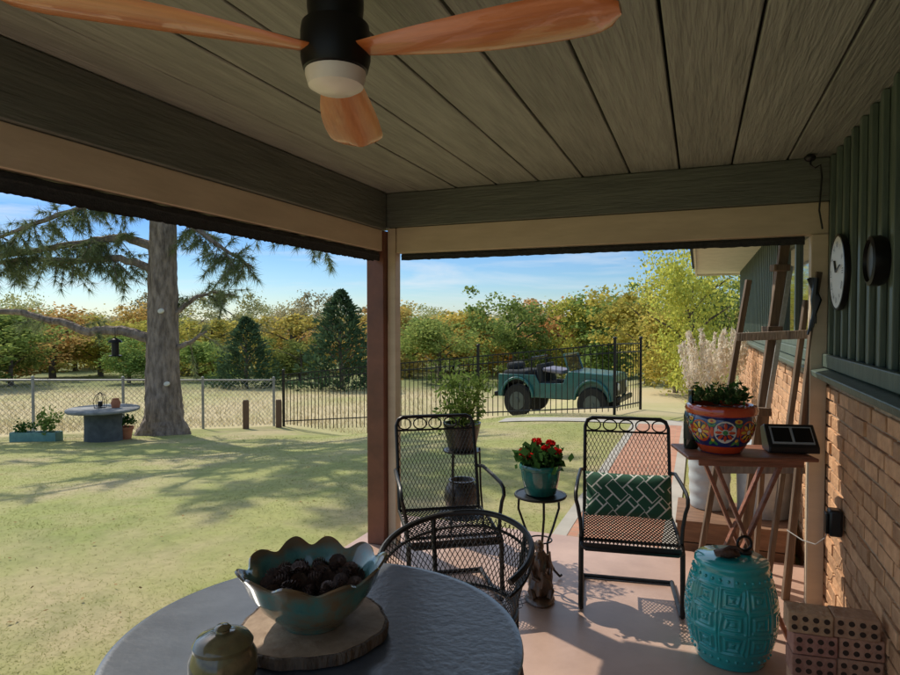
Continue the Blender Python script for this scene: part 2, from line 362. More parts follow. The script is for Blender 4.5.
# ------------------------------------------------------------------ ground
t=np.linspace(-1,1,240); xs=-4+3.2*np.sinh(t*6); ys=8+3.2*np.sinh(t*6)
X,Y=np.meshgrid(xs,ys); Z=gza(X,Y)+np.where(np.abs(X)<40,.012*np.sin(X*2.3)*np.cos(Y*1.9),0)
hillD=-SN*X+CS*Y
Z+=np.clip(hillD-110,0,250)*.022
pat=(X>-2.35)&(Y<4.8); Z=np.where(pat,-.09,Z)
n=len(xs); idx=np.arange(n*n).reshape(n,n)
V=np.stack([X,Y,Z],-1).reshape(-1,3)
Q=np.stack([idx[:-1,:-1],idx[:-1,1:],idx[1:,1:],idx[1:,:-1]],-1).reshape(-1,4)
me=bpy.data.meshes.new('ground'); me.from_pydata(V.tolist(),[],Q.tolist()); me.update(); me.polygons.foreach_set('use_smooth',[True]*len(me.polygons)); me.materials.append(M['ground'])
Kc=W(275,16); P1=W(30,13.2); P0=W(-190,11.6); P4=W(615,11.7); P5=W(641,12.6)
def inside(x,y):
    def side(a,b): return ((b.x-a.x)*(y-a.y)-(b.y-a.y)*(x-a.x))/math.hypot(b.x-a.x,b.y-a.y)
    return np.minimum(-side(P0,Kc),np.where(x<P4.x,-side(Kc,P4),12.2-y))
at=me.attributes.new('lawn','FLOAT','POINT'); at.data.foreach_set('value',sm((inside(X,Y)+.15)/.5).reshape(-1).astype(np.float32))
at=me.attributes.new('far','FLOAT','POINT'); at.data.foreach_set('value',sm((hillD-25)/8).reshape(-1).astype(np.float32))
go=meshobj('ground',me); go['kind']='structure'
p=MB(); p.span(-2.32,.70,-3,1.05,-.12,0); p.span(-2.32,.70,1.056,4.62,-.12,0); p.build('patio',M['conc'],kind='structure',bevel=.006)
p=MB(); p.span(-2.31,.70,-3,4.61,-.13,-.008); p.build('patio_joint',M['gap'],kind='structure')
def strip(mb,x0,x1,y0,y1,off,nx,ny):
    vs=[];fs=[]
    for i in range(nx+1):
        for k in range(ny+1):
            x=x0+(x1-x0)*i/nx; y=y0+(y1-y0)*k/ny; vs.append((x,y,gz(x,y)+off+.012*math.sin(x*2.3)*math.cos(y*1.9)))
    for i in range(nx):
        for k in range(ny):
            a=i*(ny+1)+k; fs.append((a,a+ny+1,a+ny+2,a+1))
    mb.add(vs,fs)
p=MB(); strip(p,-1.03,-.92,4.63,10.9,.018,2,30); strip(p,-.24,-.13,4.63,10.9,.018,2,30); strip(p,-3.4,.65,10.91,11.45,.014,30,4); p.build('path',M['concgrey'],kind='structure')
p=MB(); strip(p,-.92,-.24,4.63,10.9,.015,4,40); p.build('brick_path',M['paver'],kind='structure')
# ------------------------------------------------------------------ porch roof
YB=-.15
p=MB(); edges=[-2.46]+[.169+.284*k for k in range(-9,2)]+[.70]
edges=sorted(e_ for e_ in set(edges) if e_<=.70)
for a,b in zip(edges[:-1],edges[1:]):
    if b-a>.03: p.span(a+.005,b-.005,YB,4.3,2.5+random.uniform(0,.004),2.53)
p.build('ceiling',M['ceil'],kind='structure',bevel=.005)
p=MB(); p.span(-2.5,.72,YB-.02,4.35,2.536,2.72); p.build('roof',M['gap'],kind='structure')
b=thing('porch_beam','long dark green beam with tan board along the open lawn side','beam',(-2.12,.4,2.09))
p=MB(); p.span(-.08,.07,YB-.4,3.54,.15,.41); p.build('green_beam',M['beam'],b,bevel=.006)
p=MB(); p.span(-.06,.05,YB-.4,3.515,0,.148); p.build('tan_board',M['tan'],b,bevel=.004)
b=thing('porch_beam','dark green cross beam with tan board at the far end of the porch','beam',(-.75,4.02,2.08))
p=MB(); p.span(-1.44,1.41,-.06,.08,.18,.42); p.build('green_beam',M['beam'],b,bevel=.006)
p=MB(); p.span(-1.242,1.41,-.04,.06,0,.178); p.build('tan_board',M['tan'],b,bevel=.004)
def fringe(mb,a,b,h,n):
    a=Vector(a);b=Vector(b)
    vs=[];fs=[]
    for i in range(n+1):
        q=a.lerp(b,i/n); vs+= [q, q+Vector((0,0,-h*(.82+.18*random.random())))]
        if i: fs.append((2*i-2,2*i-1,2*i+1,2*i))
    mb.add(vs,fs)
s=thing('roller_shade','rolled up dark fuzzy shade under the beam on the lawn side','shade',(-2.11,.4,2.06))
p=MB(); p.tube([(0,YB-.4+(3.9-YB)*i/60,.0015*math.sin(i*1.7)) for i in range(61)],[.029+.0015*math.sin(i*2.9) for i in range(61)],8); p.build('shade_roll',M['shade'],s)
p=MB(); fringe(p,(.026,YB-.4,-.008),(.026,3.5,-.008),.034,300); fringe(p,(-.02,YB-.4,-.008),(-.02,3.5,-.008),.036,300); p.build('fringe',M['shade'],s)
s=thing('roller_shade','rolled up dark shade under the cross beam at the far end','shade',(-.7,4.03,2.06))
p=MB(); p.tube([(-1.27+2.52*i/30,0,0) for i in range(31)],.018,8); p.build('shade_roll',M['shade'],s)
p=MB(); fringe(p,(-1.27,-.015,-.01),(1.25,-.015,-.01),.022,140); p.build('fringe',M['shade'],s)
s=thing('porch_post','red brown square corner post with a tan strip on its side','post',(-2.13,3.99,0))
p=MB(); p.span(-.07,.07,-.07,.07,.0,2.236); p.build('post_shaft',M['rust'],s,bevel=.008)
p=MB(); p.span(.072,.135,-.02,.06,0,2.256); p.build('tan_strip',M['tan'],s,bevel=.004)
# ------------------------------------------------------------------ house
hs=thing('house','house side with orange brick below green vertical board siding','house',(.66,4,0))
HL=8.0
p=MB(); p.span(.012,.2,-7,HL,-.25,1.30); p.build('mortar_wall',M['mortar'],hs)
p=MB()
for r_ in range(-2,18):
    z=.0+r_*.0735; y=-5+(r_%2)*.105
    while y<HL-.05:
        L_=min(.2,HL-y)
        if z+.0635<1.31: p.box((.03+random.uniform(-.006,.005),y+L_/2,z+.033+random.uniform(-.002,.002)),(.06,L_-.006,.0625+random.uniform(-.003,.003)),(random.uniform(-.012,.012),0,random.uniform(-.015,.015)))
        y+=.211
p.build('brick_wall',M['brick'],hs,bevel=.004)
p=MB(); p.box((-.015,(HL-7)/2,1.325),(.13,HL+7-.1,.035),(0,rad(-12),0)); p.box((-.012,(HL-7)/2,1.385),(.03,HL+7-.1,.07)); p.build('ledge',M['siding'],hs,bevel=.005)
p=MB(); p.span(.02,.2,-7,.55,1.30,2.5); p.span(.02,.2,2.05,HL,1.3,2.5); p.span(.02,.2,.55,2.05,2.25,2.5)
y=-5
while y<HL:
    if not (.52<y<2.08): p.span(-.004,.019,y-.022,y+.022,1.42,2.497)
    y+=.17
p.build('board_siding',M['siding'],hs,bevel=.003)
p=MB(); p.span(-.085,-.002,-.04,.05,0,2.078); p.build('tan_jamb',M['tan'],hs,bevel=.004)
wi=MB(); wi.span(0,.05,.55,.61,1.42,2.25); wi.span(0,.05,1.99,2.05,1.42,2.25); wi.span(0,.05,.61,1.99,1.42,1.48); wi.span(0,.05,.61,1.99,2.19,2.25); wi.span(.005,.045,1.27,1.33,1.48,2.19)
wf=wi.build('window',M['siding'],hs,bevel=.003)
p=MB(); p.span(.03,.04,.61,1.99,1.48,2.19); p.build('pane',M['glass'],wf)
p=MB(); p.span(-.70,.2,.36,HL+.3,2.455,2.48); p.build('soffit',M['eave'],hs)
p=MB(); p.span(-.73,-.702,.36,HL+.33,2.42,2.57); p.span(-.70,.2,HL+.302,HL+.33,2.42,2.57); p.build('fascia',M['eave'],hs)
p=MB(); p.add([(-.78,.36,2.56),(-.78,HL+.4,2.56),(2,HL+.4,3.4),(2,.36,3.4)],[(0,1,2,3)]); p.build('roof',M['gap'],hs)
def wallthing(name,label,cat,y,z): return thing(name,label,cat,(.655,y,z))
c=wallthing('wall_clock','round white clock with dark rim on the green siding','clock',3.58,1.84)
RX=Matrix.Rotation(-PI/2,4,'Y')
def onwall(mb):
    mb.v=[tuple(RX@Vector(v)) for v in mb.v]; return mb
p=MB(); p.lathe([(.0,.0),(.185,0),(.19,.015),(.187,.026),(.178,.027),(.176,.018)],40); onwall(p).build('clock_rim',M['fanblk'],c)
p=MB(); p.lathe([(.177,.016),(.177,.0238),(0,.0245)],40); onwall(p).build('clock_face',M['face'],c)
rom=['XII','I','II','III','IIII','V','VI','VII','VIII','IX','X','XI']; num=MB()
for k,tx in enumerate(rom):
    cu=bpy.data.curves.new('t','FONT'); cu.body=tx; cu.size=.042; cu.align_x='CENTER'; cu.align_y='CENTER'
    to=bpy.data.objects.new('t',cu); COL.objects.link(to); bpy.context.view_layer.update()
    mm=bpy.data.meshes.new_from_object(to.evaluated_get(bpy.context.evaluated_depsgraph_get()))
    a=2*PI*k/12; R=Matrix.Rotation(-a,3,'Z')
    vs=[]
    for v in mm.vertices:
        q=R@Vector((v.co.x,v.co.y+.135,0)); vs.append((-.0265,-q.x,q.y))
    num.add(vs,[list(f.vertices) for f in mm.polygons])
    bpy.data.objects.remove(to); bpy.data.curves.remove(cu); bpy.data.meshes.remove(mm)
num.build('numerals',M['blackplastic'],c)
p=MB(); p.bar((-.029,0,0),(-.029,.04,.06),.003,.010,(1,0,0)); p.build('clock_hand',M['blackplastic'],c)
p=MB(); p.bar((-.031,0,0),(-.031,-.10,.03),.003,.006,(1,0,0)); p.build('clock_hand',M['blackplastic'],c)
c=wallthing('wall_thermometer','small dark round dial with thick rim on the siding near the clock','thermometer',2.83,1.83)
p=MB(); p.lathe([(0,0),(.09,0),(.098,.02),(.095,.05),(.08,.055),(.078,.04)],32); onwall(p).build('dial_rim',M['fanblk'],c)
p=MB(); p.lathe([(.079,.036),(.079,.041),(0,.0415)],32); onwall(p).build('dial_face',M['dial'],c)
c=wallthing('outlet_box','black weatherproof outlet box on the brick wall','outlet',3.5,.62)
p=MB(); p.box((-.03,0,0),(.06,.075,.13)); p.build('box',M['blackplastic'],c,bevel=.012)
p=MB(); p.box((-.066,0,-.005),(.014,.06,.10)); p.build('cover',M['fanblk'],c,bevel=.005)
p=MB(); p.tube([(.60,3.52,.57),(.595,3.56,.52),(.57,3.66,.45),(.53,3.80,.42),(.47,3.92,.43)],.003,6)
tag(p.build('power_cord',M['cord']),'thin grey cord drooping from the outlet box on the brick wall','cord')
p=MB(); p.tube([(.55,3.88,2.5),(.55,3.86,2.44),(.57,3.86,2.42),(.60,3.88,2.44),(.61,3.9,2.38),(.60,3.9,2.2),(.62,3.92,2.1)],.005,6); p.blob((.55,3.88,2.48),(.03,.03,.02))
tag(p.build('hanging_wire',M['blackplastic']),'black wire hanging in the ceiling corner above the clock','wire')
# ------------------------------------------------------------------ ceiling fan
fp=W(337,1.44,2.2)
f=thing('ceiling_fan','three blade wooden ceiling fan with black motor and light','fan',(fp.x,fp.y,2.5))
p=MB(); p.lathe([(.0,0),(.070,-.002),(.064,-.03),(.064,-.19),(.060,-.225)],36); p.build('canopy',M['fanblk'],f)
p=MB(); p.lathe([(.05,-.226),(.076,-.23),(.079,-.25),(.079,-.305),(.073,-.33),(.062,-.337)],36); p.build('motor',M['fanblk'],f)
p=MB(); p.lathe([(.069,-.334),(.068,-.345),(.062,-.366),(.045,-.376),(0,-.380)],32); p.build('light',M['lens'],f)
for a in (93,211,-25):
    p=MB(); vs=[];fs=[]; nl=22; sec=10
    for i in range(nl+1):
        u=i/nl; x=.05+.585*u
        wd=(.052+.125*math.sin(min(1,u*1.25)*PI/2)*(1-.12*u))*(1 if u<.86 else math.sqrt(max(.0,1-((u-.86)/.145)**2)))
        tw=rad(-7+3*u)
        for k in range(sec):
            b_=2*PI*k/sec; yy=wd/2*math.cos(b_)+.012*math.sin(u*PI); zz=.0075*math.sin(b_)
            vs.append((x, yy*math.cos(tw)-zz*math.sin(tw), yy*math.sin(tw)+zz*math.cos(tw)-.03*u))
    for i in range(nl):
        for k in range(sec): fs.append((i*sec+k,i*sec+(k+1)%sec,(i+1)*sec+(k+1)%sec,(i+1)*sec+k))
    fs.append(tuple(range(sec))); fs.append(tuple(nl*sec+k for k in range(sec))[::-1])
    p.add(vs,fs); o=p.build('blade',M['fanwood'],f,ang=60); o.location=(0,0,-.29); o.rotation_euler=(0,0,rad(a)+TH)
# ------------------------------------------------------------------ round table and things on it
tp=W(319,1.713); TZ=.72
tb=thing('patio_table','round dark metal patio table in the foreground','table',(tp.x,tp.y,0))
p=MB(); p.lathe([(0,TZ-.03),(.53,TZ-.03),(.552,TZ-.022),(.56,TZ-.01),(.557,TZ-.002),(.545,TZ+.002),(.535,TZ),(.0,TZ)],96); p.build('table_top',M['table'],tb)
p=MB(); p.lathe([(.30,TZ-.06),(.30,TZ-.032)],48); p.build('apron',M['black'],tb)
for k in range(4):
    a=PI/4+k*PI/2; p=MB(); p.tube([(math.cos(a)*r,math.sin(a)*r,z) for r,z in ((.30,TZ-.04),(.24,.5),(.22,.3),(.30,.1),(.38,.012))],.013,8); p.build('leg',M['black'],tb)
bp=W(312,1.74)
ws=thing('wood_slice','round slice of tree trunk with bark under the ceramic bowl','wood slice',(bp.x,bp.y,TZ+.003))
def wob(a,r,z): return (r*(1+.02*math.sin(3*a+1)+.015*math.sin(7*a)+.010*math.sin(17*a)),z)
p=MB(); p.lathe([(.197,0),(.205,.004),(.207,.02),(.203,.031),(.196,.0315)],72,fn=wob); p.build('bark_edge',M['bark'],ws)
p=MB(); p.lathe([(.197,.028),(.194,.0325),(.0,.033)],72,fn=wob); p.build('sawn_top',M['woodslice'],ws)
def scal(a,r,z):
    k=max(0,(z-.02)/.135); s_=math.cos(10*a+.4*math.sin(3*a)); s_=s_*.75+.25*math.cos(20*a)*-.4
    return (r*.94*(1+.06*k*k*s_+.03*k*math.sin(2*a)), z+ .013*k*k*k*s_+.007*k*math.sin(3*a+.5))
bo=thing('ceramic_bowl','mottled green and brown glazed bowl with ruffled rim holding pine cones','bowl',(bp.x,bp.y,TZ+.037))
p=MB(); p.lathe([(.0,0),(.09,0),(.098,.012),(.12,.03),(.155,.062),(.18,.10),(.194,.138),(.205,.152),(.208,.158),(.203,.162),(.19,.15),(.168,.105),(.14,.07),(.1,.04),(0,.03)],180,fn=scal); p.build('bowl_body',M['glaze'],bo)
pc=MB()
for i in range(70):
    u=(i+.5)/70; a=i*2.39996; z=.07*u; r=.028*math.sin(PI*min(1,u*.86+.12))**.8
    d=Vector((math.cos(a),math.sin(a),.35)).normalized(); s_=Vector((-math.sin(a),math.cos(a),0)); b0=Vector((math.cos(a)*r*.35,math.sin(a)*r*.35,z))
    t_=b0+d*(r*.8); wv=.007
    pc.add([b0-s_*.003,b0+s_*.003,t_+s_*wv,t_+d*.004,t_-s_*wv,(b0+t_)/2+Vector((0,0,-.004))],[(0,1,2,3,4),(0,4,5),(1,5,2),(2,5,3),(3,5,4)])
pc.blob((0,0,.035),(.012,.012,.034),8,6)
first=None
for ring,nn,zz in ((.0,1,.118),(.045,5,.117),(.085,10,.116),(.122,14,.114),(.06,6,.085),(.10,9,.088)):
    for j in range(nn):
        a=2*PI*j/nn+ring*9
        if first is None:
            o=first=pc.build('pine_cone',M['cone']); tag(o,'brown pine cone piled in the ruffled ceramic bowl','pine cone','pine cones heaped in the ceramic bowl')
        else: o=first.copy(); COL.objects.link(o)
        o.rotation_euler=(random.uniform(-1.4,1.4),random.uniform(-1.4,1.4),random.uniform(0,6)); sc=random.uniform(.62,.88); o.scale=(sc,sc,sc)
        off=o.rotation_euler.to_matrix()@Vector((0,0,.035*sc))
        o.location=Vector((bp.x+ring*math.cos(a),bp.y+ring*math.sin(a),TZ+.037+zz+random.uniform(-.006,.006)))-off
jp=W(220,1.47)
j=thing('lidded_jar','small round olive brown lidded jar at the table front','jar',(jp.x,jp.y,TZ+.003))
p=MB(); p.lathe([(0,0),(.055,0),(.07,.012),(.08,.045),(.078,.08),(.068,.10),(.066,.105)],40); p.build('jar_body',M['jar'],j)
p=MB(); p.lathe([(.069,.104),(.070,.112),(.06,.126),(.03,.136),(.016,.138),(.015,.142),(.02,.147),(.014,.153),(0,.155)],40); p.build('lid',M['jar'],j)
# ------------------------------------------------------------------ barrel chair
cp=W(455,2.52)
ch=thing('mesh_barrel_chair','low black mesh chair with rounded back pushed up to the round table','chair',(cp.x,cp.y,0),rad(-6))
def rail(a,top):
    r=.31 if top else .245; z=(.735-.10*(abs(a)/rad(112))**1.6) if top else .43
    return Vector((r*math.sin(a),r*math.cos(a)*1.0,z))
A=rad(112)
p=MB(); p.tube([rail(-A+2*A*i/40,True) for i in range(41)],.013,8); 
p.tube([rail(-A+2*A*i/40,True)*.985+Vector((0,0,-.05)) for i in range(41)],.007,6); p.build('top_rail',M['black'],ch)
p=MB()
def bs(u,v):
    a=-A+2*A*u/1.1; q=rail(a,True)*.99; q.z-=.01; b_=rail(a,False); return b_.lerp(q,v/.32)
p.net(bs,1.1,.32,.024,.55,.0022,.05); p.build('back_mesh',M['black'],ch)
p=MB(); p.tube([(.25*math.cos(a*PI/16),.25*math.sin(a*PI/16),.425) for a in range(32)],.011,8,closed=True); p.build('seat_frame',M['black'],ch)
p=MB(); p.net(lambda u,v: Vector((u-.24,v-.24,.43)),.48,.48,.03,.55,.0018,.12); p.build('seat_mesh',M['black'],ch)
for sx in (-1,1):
    for a_ in (.8,2.4):
        x=sx*math.sin(a_); y=math.cos(a_)
        p=MB(); p.tube([(x*.31,y*.31,.62 if a_>1.9 else .70),(x*.27,y*.27,.43),(x*.27,y*.27,.25),(x*.31,y*.31,.012)],.011,8); p.build('leg',M['black'],ch)
# ------------------------------------------------------------------ high back spring chairs
hq=W(630,3.62); hr=TH+rad(-13)
hc=thing('mesh_high_back_chair','black mesh high back spring chair facing us with a green cushion','chair',tuple(hq),hr,'black mesh high back chairs')
def bk(u,v): 
    tt=v/.58; return Vector((u-.25,.20+.13*tt+.04*tt*tt,.41+v*.97))
p=MB()
p.tube([bk(-.005,0),bk(-.005,.30),bk(-.005,.53),bk(.01,.57),bk(.04,.585),bk(.46,.585),bk(.49,.57),bk(.505,.53),bk(.505,.30),bk(.505,0)],.011,8)
p.tube([bk(0,.50),bk(.5,.50)],.007,6)
for i in range(5):
    c0=.05+i*.1; p.tube([bk(c0+.042*math.cos(q*PI/8),.54+.034*math.sin(q*PI/8)) for q in range(16)],.0045,5,closed=True)
p.build('back_frame',M['black'],hc)
p=MB(); p.net(bk,.50,.50,.024,.5,.0021,.06); p.build('back_mesh',M['black'],hc)
def st(u,v): return Vector((u-.26,.20-v,.405+.012*math.cos(v*6)-(.03*max(0,(v-.42)/.08)**2)))
p=MB(); p.tube([st(0,0),st(0,.25),st(0,.49),st(.02,.505),st(.50,.505),st(.52,.49),st(.52,.25),st(.52,0)],.011,8,closed=True); p.build('seat_frame',M['black'],hc)
p=MB(); p.net(st,.52,.50,.021,.5,.0033,.06); p.box((0,-.302,.375),(.51,.006,.035)); p.build('seat_mesh',M['black'],hc)
for sx in (-1,1):
    p=MB(); p.tube([(sx*.262,.275,.66),(sx*.28,.20,.675),(sx*.29,.02,.665),(sx*.295,-.15,.655),(sx*.298,-.20,.635),(sx*.295,-.22,.60),(sx*.285,-.21,.56),(sx*.27,-.22,.48),(sx*.265,-.23,.40)],.011,8); p.build('arm',M['black'],hc)
    p=MB(); p.tube([(sx*.265,-.20,.40),(sx*.265,-.27,.36),(sx*.265,-.29,.06),(sx*.265,-.275,.022),(sx*.265,-.24,.014),(sx*.265,.20,.014)],.014,8); p.build('leg',M['black'],hc)
p=MB(); p.tube([(-.265,.19,.014),(.265,.19,.014)],.013,8); p.build('stretcher',M['black'],hc)
p=MB(); p.tube([(-.265,-.18,.37),(.265,-.18,.37)],.010,8); p.build('stretcher',M['black'],hc)
q=W(446,3.72); dup(hc,(q.x,q.y,0),TH+rad(12),'black mesh high back spring chair beside the corner post, without a cushion')
def cushion(mb,w_,h_,t_):
    n1,n2=28,18; vs=[];fs=[]
    for sgn in (1,-1):
        o=len(vs)
        for i in range(n1+1):
            for k_ in range(n2+1):
                u=2*i/n1-1; v=2*k_/n2-1
                th=t_*((1-u**4)*(1-v**4))**.55
                vs.append((u*w_/2*(1-.04*(1-v*v)),sgn*th/2,v*h_/2*(1-.06*(1-u*u))))
        for i in range(n1):
            for k_ in range(n2):
                a=o+i*(n2+1)+k_; q_=(a,a+n2+1,a+n2+2,a+1); fs.append(q_ if sgn<0 else q_[::-1])
    mb.add(vs,fs)
p=MB(); cushion(p,.50,.26,.13)
coff=Matrix.Rotation(hr,3,'Z')@Vector((0,.07,.565))
o=p.build('cushion',M['pillow'],loc=hq+coff); o.rotation_euler=(rad(-20),0,hr); tag(o,'green cushion with white lattice lines on the mesh chair','cushion')
# ------------------------------------------------------------------ plant stand behind the corner chair
def leafcloud(cs,n,spread,size,asp=.5):
    C=np.concatenate([np.array(c)+rng.normal(size=(n,3))*np.array(spread) for c in cs]); return leafquads(C,size,asp)
q=W(462,4.62)
s=thing('plant_stand','black two tier iron plant stand behind the corner chair','stand',(q.x,q.y,-.06 if q.y>4.62 else 0))
for k_ in range(3):
    a=k_*2*PI/3+.4; p=MB(); p.tube([(.17*math.cos(a),.17*math.sin(a),0),(.14*math.cos(a),.14*math.sin(a),.35),(.13*math.cos(a),.13*math.sin(a),.66)],.008,6); p.build('leg',M['black'],s)
for z,r in ((.645,.14),(.17,.17)):
    p=MB(); p.lathe([(0,z-.01),(r,z-.01),(r,z),(0,z+.001)],28); p.build('shelf',M['black'],s)
z0=s.location.z
pl=thing('potted_plant','leafy light green plant in a dark pot on top of the iron stand','plant',(q.x,q.y,z0+.648))
p=MB(); p.lathe([(0,0),(.10,0),(.135,.17),(.142,.2),(.13,.2),(.12,.17)],28); p.build('pot',M['blackplastic'],pl)
p=MB(); p.lathe([(.125,.172),(0,.178)],20); p.build('soil',M['soil'],pl)
st_=[(.12*math.cos(a)*k1,.12*math.sin(a)*k1,.24+.10*h1) for a,k1,h1 in [(i*2.4,random.uniform(.3,1.5),random.uniform(0,2.9)) for i in range(38)]]
V_=leafcloud(st_,26,(.035,.035,.055),.045,.38); meshobj('foliage',polys('foliage',V_,M['fernleaf']),pl)
p=MB()
for x,y,z in st_: p.tube([(x*.2,y*.2,.17),(x*.7,y*.7,z-.06),(x,y,z+.04)],.003,4)
p.build('stem',M['fernleaf'],pl)
p=MB(); p.lathe([(0,0),(.07,0),(.12,.06),(.135,.13),(.12,.2),(.09,.235),(.10,.25),(.085,.25),(.07,.2)],28); p.lathe([(.08,.22),(0,.225)],20)
tag(p.build('dark_urn',M['urn'],loc=(q.x,q.y,z0+.172)),'dark round urn on the lower shelf of the iron stand','urn')
# ------------------------------------------------------------------ side table with geranium
q=W(541,3.77)
s=thing('side_table','small round black iron side table between the two high back chairs','table',(q.x,q.y,0))
p=MB(); p.tube([(.15*math.cos(a*PI/20),.15*math.sin(a*PI/20),.545) for a in range(40)],.009,8,closed=True); p.lathe([(0,.54),(.148,.54),(.148,.549),(0,.55)],40); p.build('table_top',M['black'],s)
for k_ in range(3):
    a=k_*2*PI/3+.9; ca,sa=math.cos(a),math.sin(a)
    p=MB(); p.tube([(ca*r,sa*r,z) for r,z in ((.14,.54),(.145,.44),(.10,.33),(.055,.24),(.06,.15),(.11,.06),(.155,.012),(.17,.02))],.0075,7); p.build('leg',M['black'],s)
p=MB(); p.tube([(.07*math.cos(a*PI/12),.07*math.sin(a*PI/12),.27) for a in range(24)],.005,6,closed=True); p.build('ring',M['black'],s)
g=thing('potted_geranium','red flowering geranium in a glossy teal pot on the side table','potted flower',(q.x,q.y,.552))
p=MB(); p.lathe([(0,0),(.085,0),(.095,.01),(.112,.09),(.12,.15),(.128,.155),(.13,.175),(.124,.185),(.112,.18),(.11,.15)],40); p.build('pot',M['teal'],g)
p=MB(); p.lathe([(.113,.155),(0,.16)],20); p.build('soil',M['soil'],g)
cs=[(.11*math.cos(i*2.4)*math.sqrt((i+.5)/22),.11*math.sin(i*2.4)*math.sqrt((i+.5)/22),.20+.05*random.random()) for i in range(22)]
meshobj('foliage',polys('foliage',leafcloud(cs,14,(.03,.03,.028),.055,.85),M['leafpot']),g)
p=MB(); fl=[(-.10,-.02,.25),(-.03,.03,.31),(.04,-.03,.28),(.10,-.01,.27),(-.055,-.07,.24),(.05,.05,.30)]
for x,y,z in fl: p.tube([(x*.3,y*.3,.16),(x*.8,y*.8,z-.05),(x,y,z)],.003,5)
p.build('stem',M['leafpot'],g)
for x,y,z in fl:
    C=rng.normal(size=(60,3)); C/=np.linalg.norm(C,axis=1,keepdims=True); C=C*np.array([.026,.026,.019])+np.array([x,y,z])
    meshobj('flower_head',polys('flower_head',leafquads(C,.021,.9),M['red']),g)
q=W(541,3.52)
fg=thing('carved_wood_figure','dark carved wooden figure standing on the floor by the side table','sculpture',(q.x,q.y,0),TH)
p=MB(); p.lathe([(0,0),(.078,0),(.086,.012),(.08,.028),(.06,.04),(0,.042)],28,fn=lambda a,r,z:(r*(1+.08*math.sin(3*a)),z)); p.build('base',M['carved'],fg)
p=MB(); p.lathe([(.035,.038),(.058,.06),(.066,.10),(.055,.15),(.044,.19),(.05,.225),(.042,.26),(.026,.285),(.02,.30)],48,fn=lambda a,r,z:(r*(1+.16*math.sin(3*a+z*30)+.09*math.sin(8*a-z*44)),z))
p.blob((-.008,-.012,.325),(.028,.034,.036),16,10); p.blob((-.012,-.048,.315),(.014,.026,.013),10,6)
for sx in (-1,1):
    p.tube([(sx*.035,0,.27),(sx*.058,-.015,.21),(sx*.046,-.05,.16),(sx*.012,-.06,.19 if sx>0 else .14)],[.017,.015,.013,.011],8)
    p.tube([(sx*.04,-.01,.10),(sx*.055,-.042,.08),(sx*.045,-.055,.045)],[.026,.022,.018],8)
p.tube([(.05,-.03,.04),(.062,-.03,.16),(.05,-.025,.30)],[.007,.006,.005],6)
p.build('figure_body',M['carved'],fg)
# ------------------------------------------------------------------ turquoise garden stool
q=W(734,2.95)
s=thing('garden_stool','turquoise glazed ceramic garden stool with raised pattern','garden stool',(q.x,q.y,0))
def relief(a,r,z):
    if z<.085 or z>.395 or r<.1: return (r,z)
    u=a/(2*PI)*10; v=(z-.085)/.31*3
    ci,cj=int(u),int(v); fu,fv=u-ci-.5,v-cj-.5
    # square spirals: nested squares with one broken corner, turned from cell to cell
    for _ in range((ci*3+cj*2)%4): fu,fv=-fv,fu
    d=max(abs(fu),abs(fv))
    if fv>0 and abs(fu)<fv: d+=.10*(fu/fv+1)/2
    st2=math.sin(d*2*PI*5.0)
    return (r+.0036*max(-1,min(1,st2*2.4)),z)
prof=[(0,0),(.148,0),(.155,.006),(.158,.02),(.160,.03)]
for i in range(120):
    z=.035+.40*i/119; prof.append((.160+.044*math.sin(PI*(z-.02)/.43),z))
prof+=[(.162,.445),(.166,.455),(.164,.470),(.155,.478),(.06,.482),(0,.483)]
p=MB(); p.lathe(prof,320,fn=relief); p.build('stool_body',M['turq'],s,ang=70)
for z in (.055,.418):
    p=MB()
    for k_ in range(30):
        a=2*PI*k_/30; rr=.160+.044*math.sin(PI*(z-.02)/.43)
        p.blob((rr*math.cos(a),rr*math.sin(a),z),(.008,.008,.008),8,6)
    p.build('stud_band',M['turq'],s)
o_=thing('rusty_ornament','small dark rusty ornament lying on the turquoise stool','ornament',(q.x-.02,q.y-.03,.484),TH)
p=MB(); p.blob((0,0,.018),(.06,.04,.019),16,8,fn=lambda a,t:1+.15*math.sin(3*a)*math.sin(4*t)); p.build('ornament_body',M['rusty'],o_)
p=MB(); p.tube([(-.02,0,.028),(.02,.01,.04),(.045,.0,.042),(.07,-.01,.028)],[.01,.013,.01,.005],8); p.build('ornament_tail',M['rusty'],o_)
o_=thing('black_iron_ornament','small black iron ring ornament standing at the back of the turquoise stool','ornament',(q.x+.06,q.y+.06,.484),TH)
p=MB(); p.lathe([(0,0),(.035,0),(.035,.008),(0,.009)],20); p.build('base',M['black'],o_)
p=MB(); p.tube([(.034*math.cos(k_*PI/10),0,.045+.034*math.sin(k_*PI/10)) for k_ in range(20)],.007,6,closed=True); p.build('ring',M['black'],o_)
# ------------------------------------------------------------------ folding table right
q=W(742,3.22); TT=.93
s=thing('folding_wood_table','tall folding wooden table with crossed legs beside the brick wall','table',(q.x,q.y,0),TH*.75)
p=MB(); p.box((0,0,TT-.010),(.62,.34,.018)); p.build('table_top',M['redwood'],s,bevel=.006)
for yy in (-.14,.14):
    p=MB(); p.box((0,yy,TT-.036),(.50,.018,.03)); p.build('apron',M['redwood'],s,bevel=.003)
for yy in (-.12,.12):
    p=MB(); p.bar((-.16,yy,TT-.052),(.20,yy,0.0),.018,.034,(0,1,0)); p.build('leg',M['redwood'],s,bevel=.003)
    p=MB(); p.bar((.16,yy*.75,TT-.052),(-.20,yy*.75,0.0),.018,.034,(0,1,0)); p.build('leg',M['redwood'],s,bevel=.003)
p=MB(); p.bar((.15,-.12,.13),(.15,.12,.13),.018,.026); p.build('stretcher',M['redwood'],s)
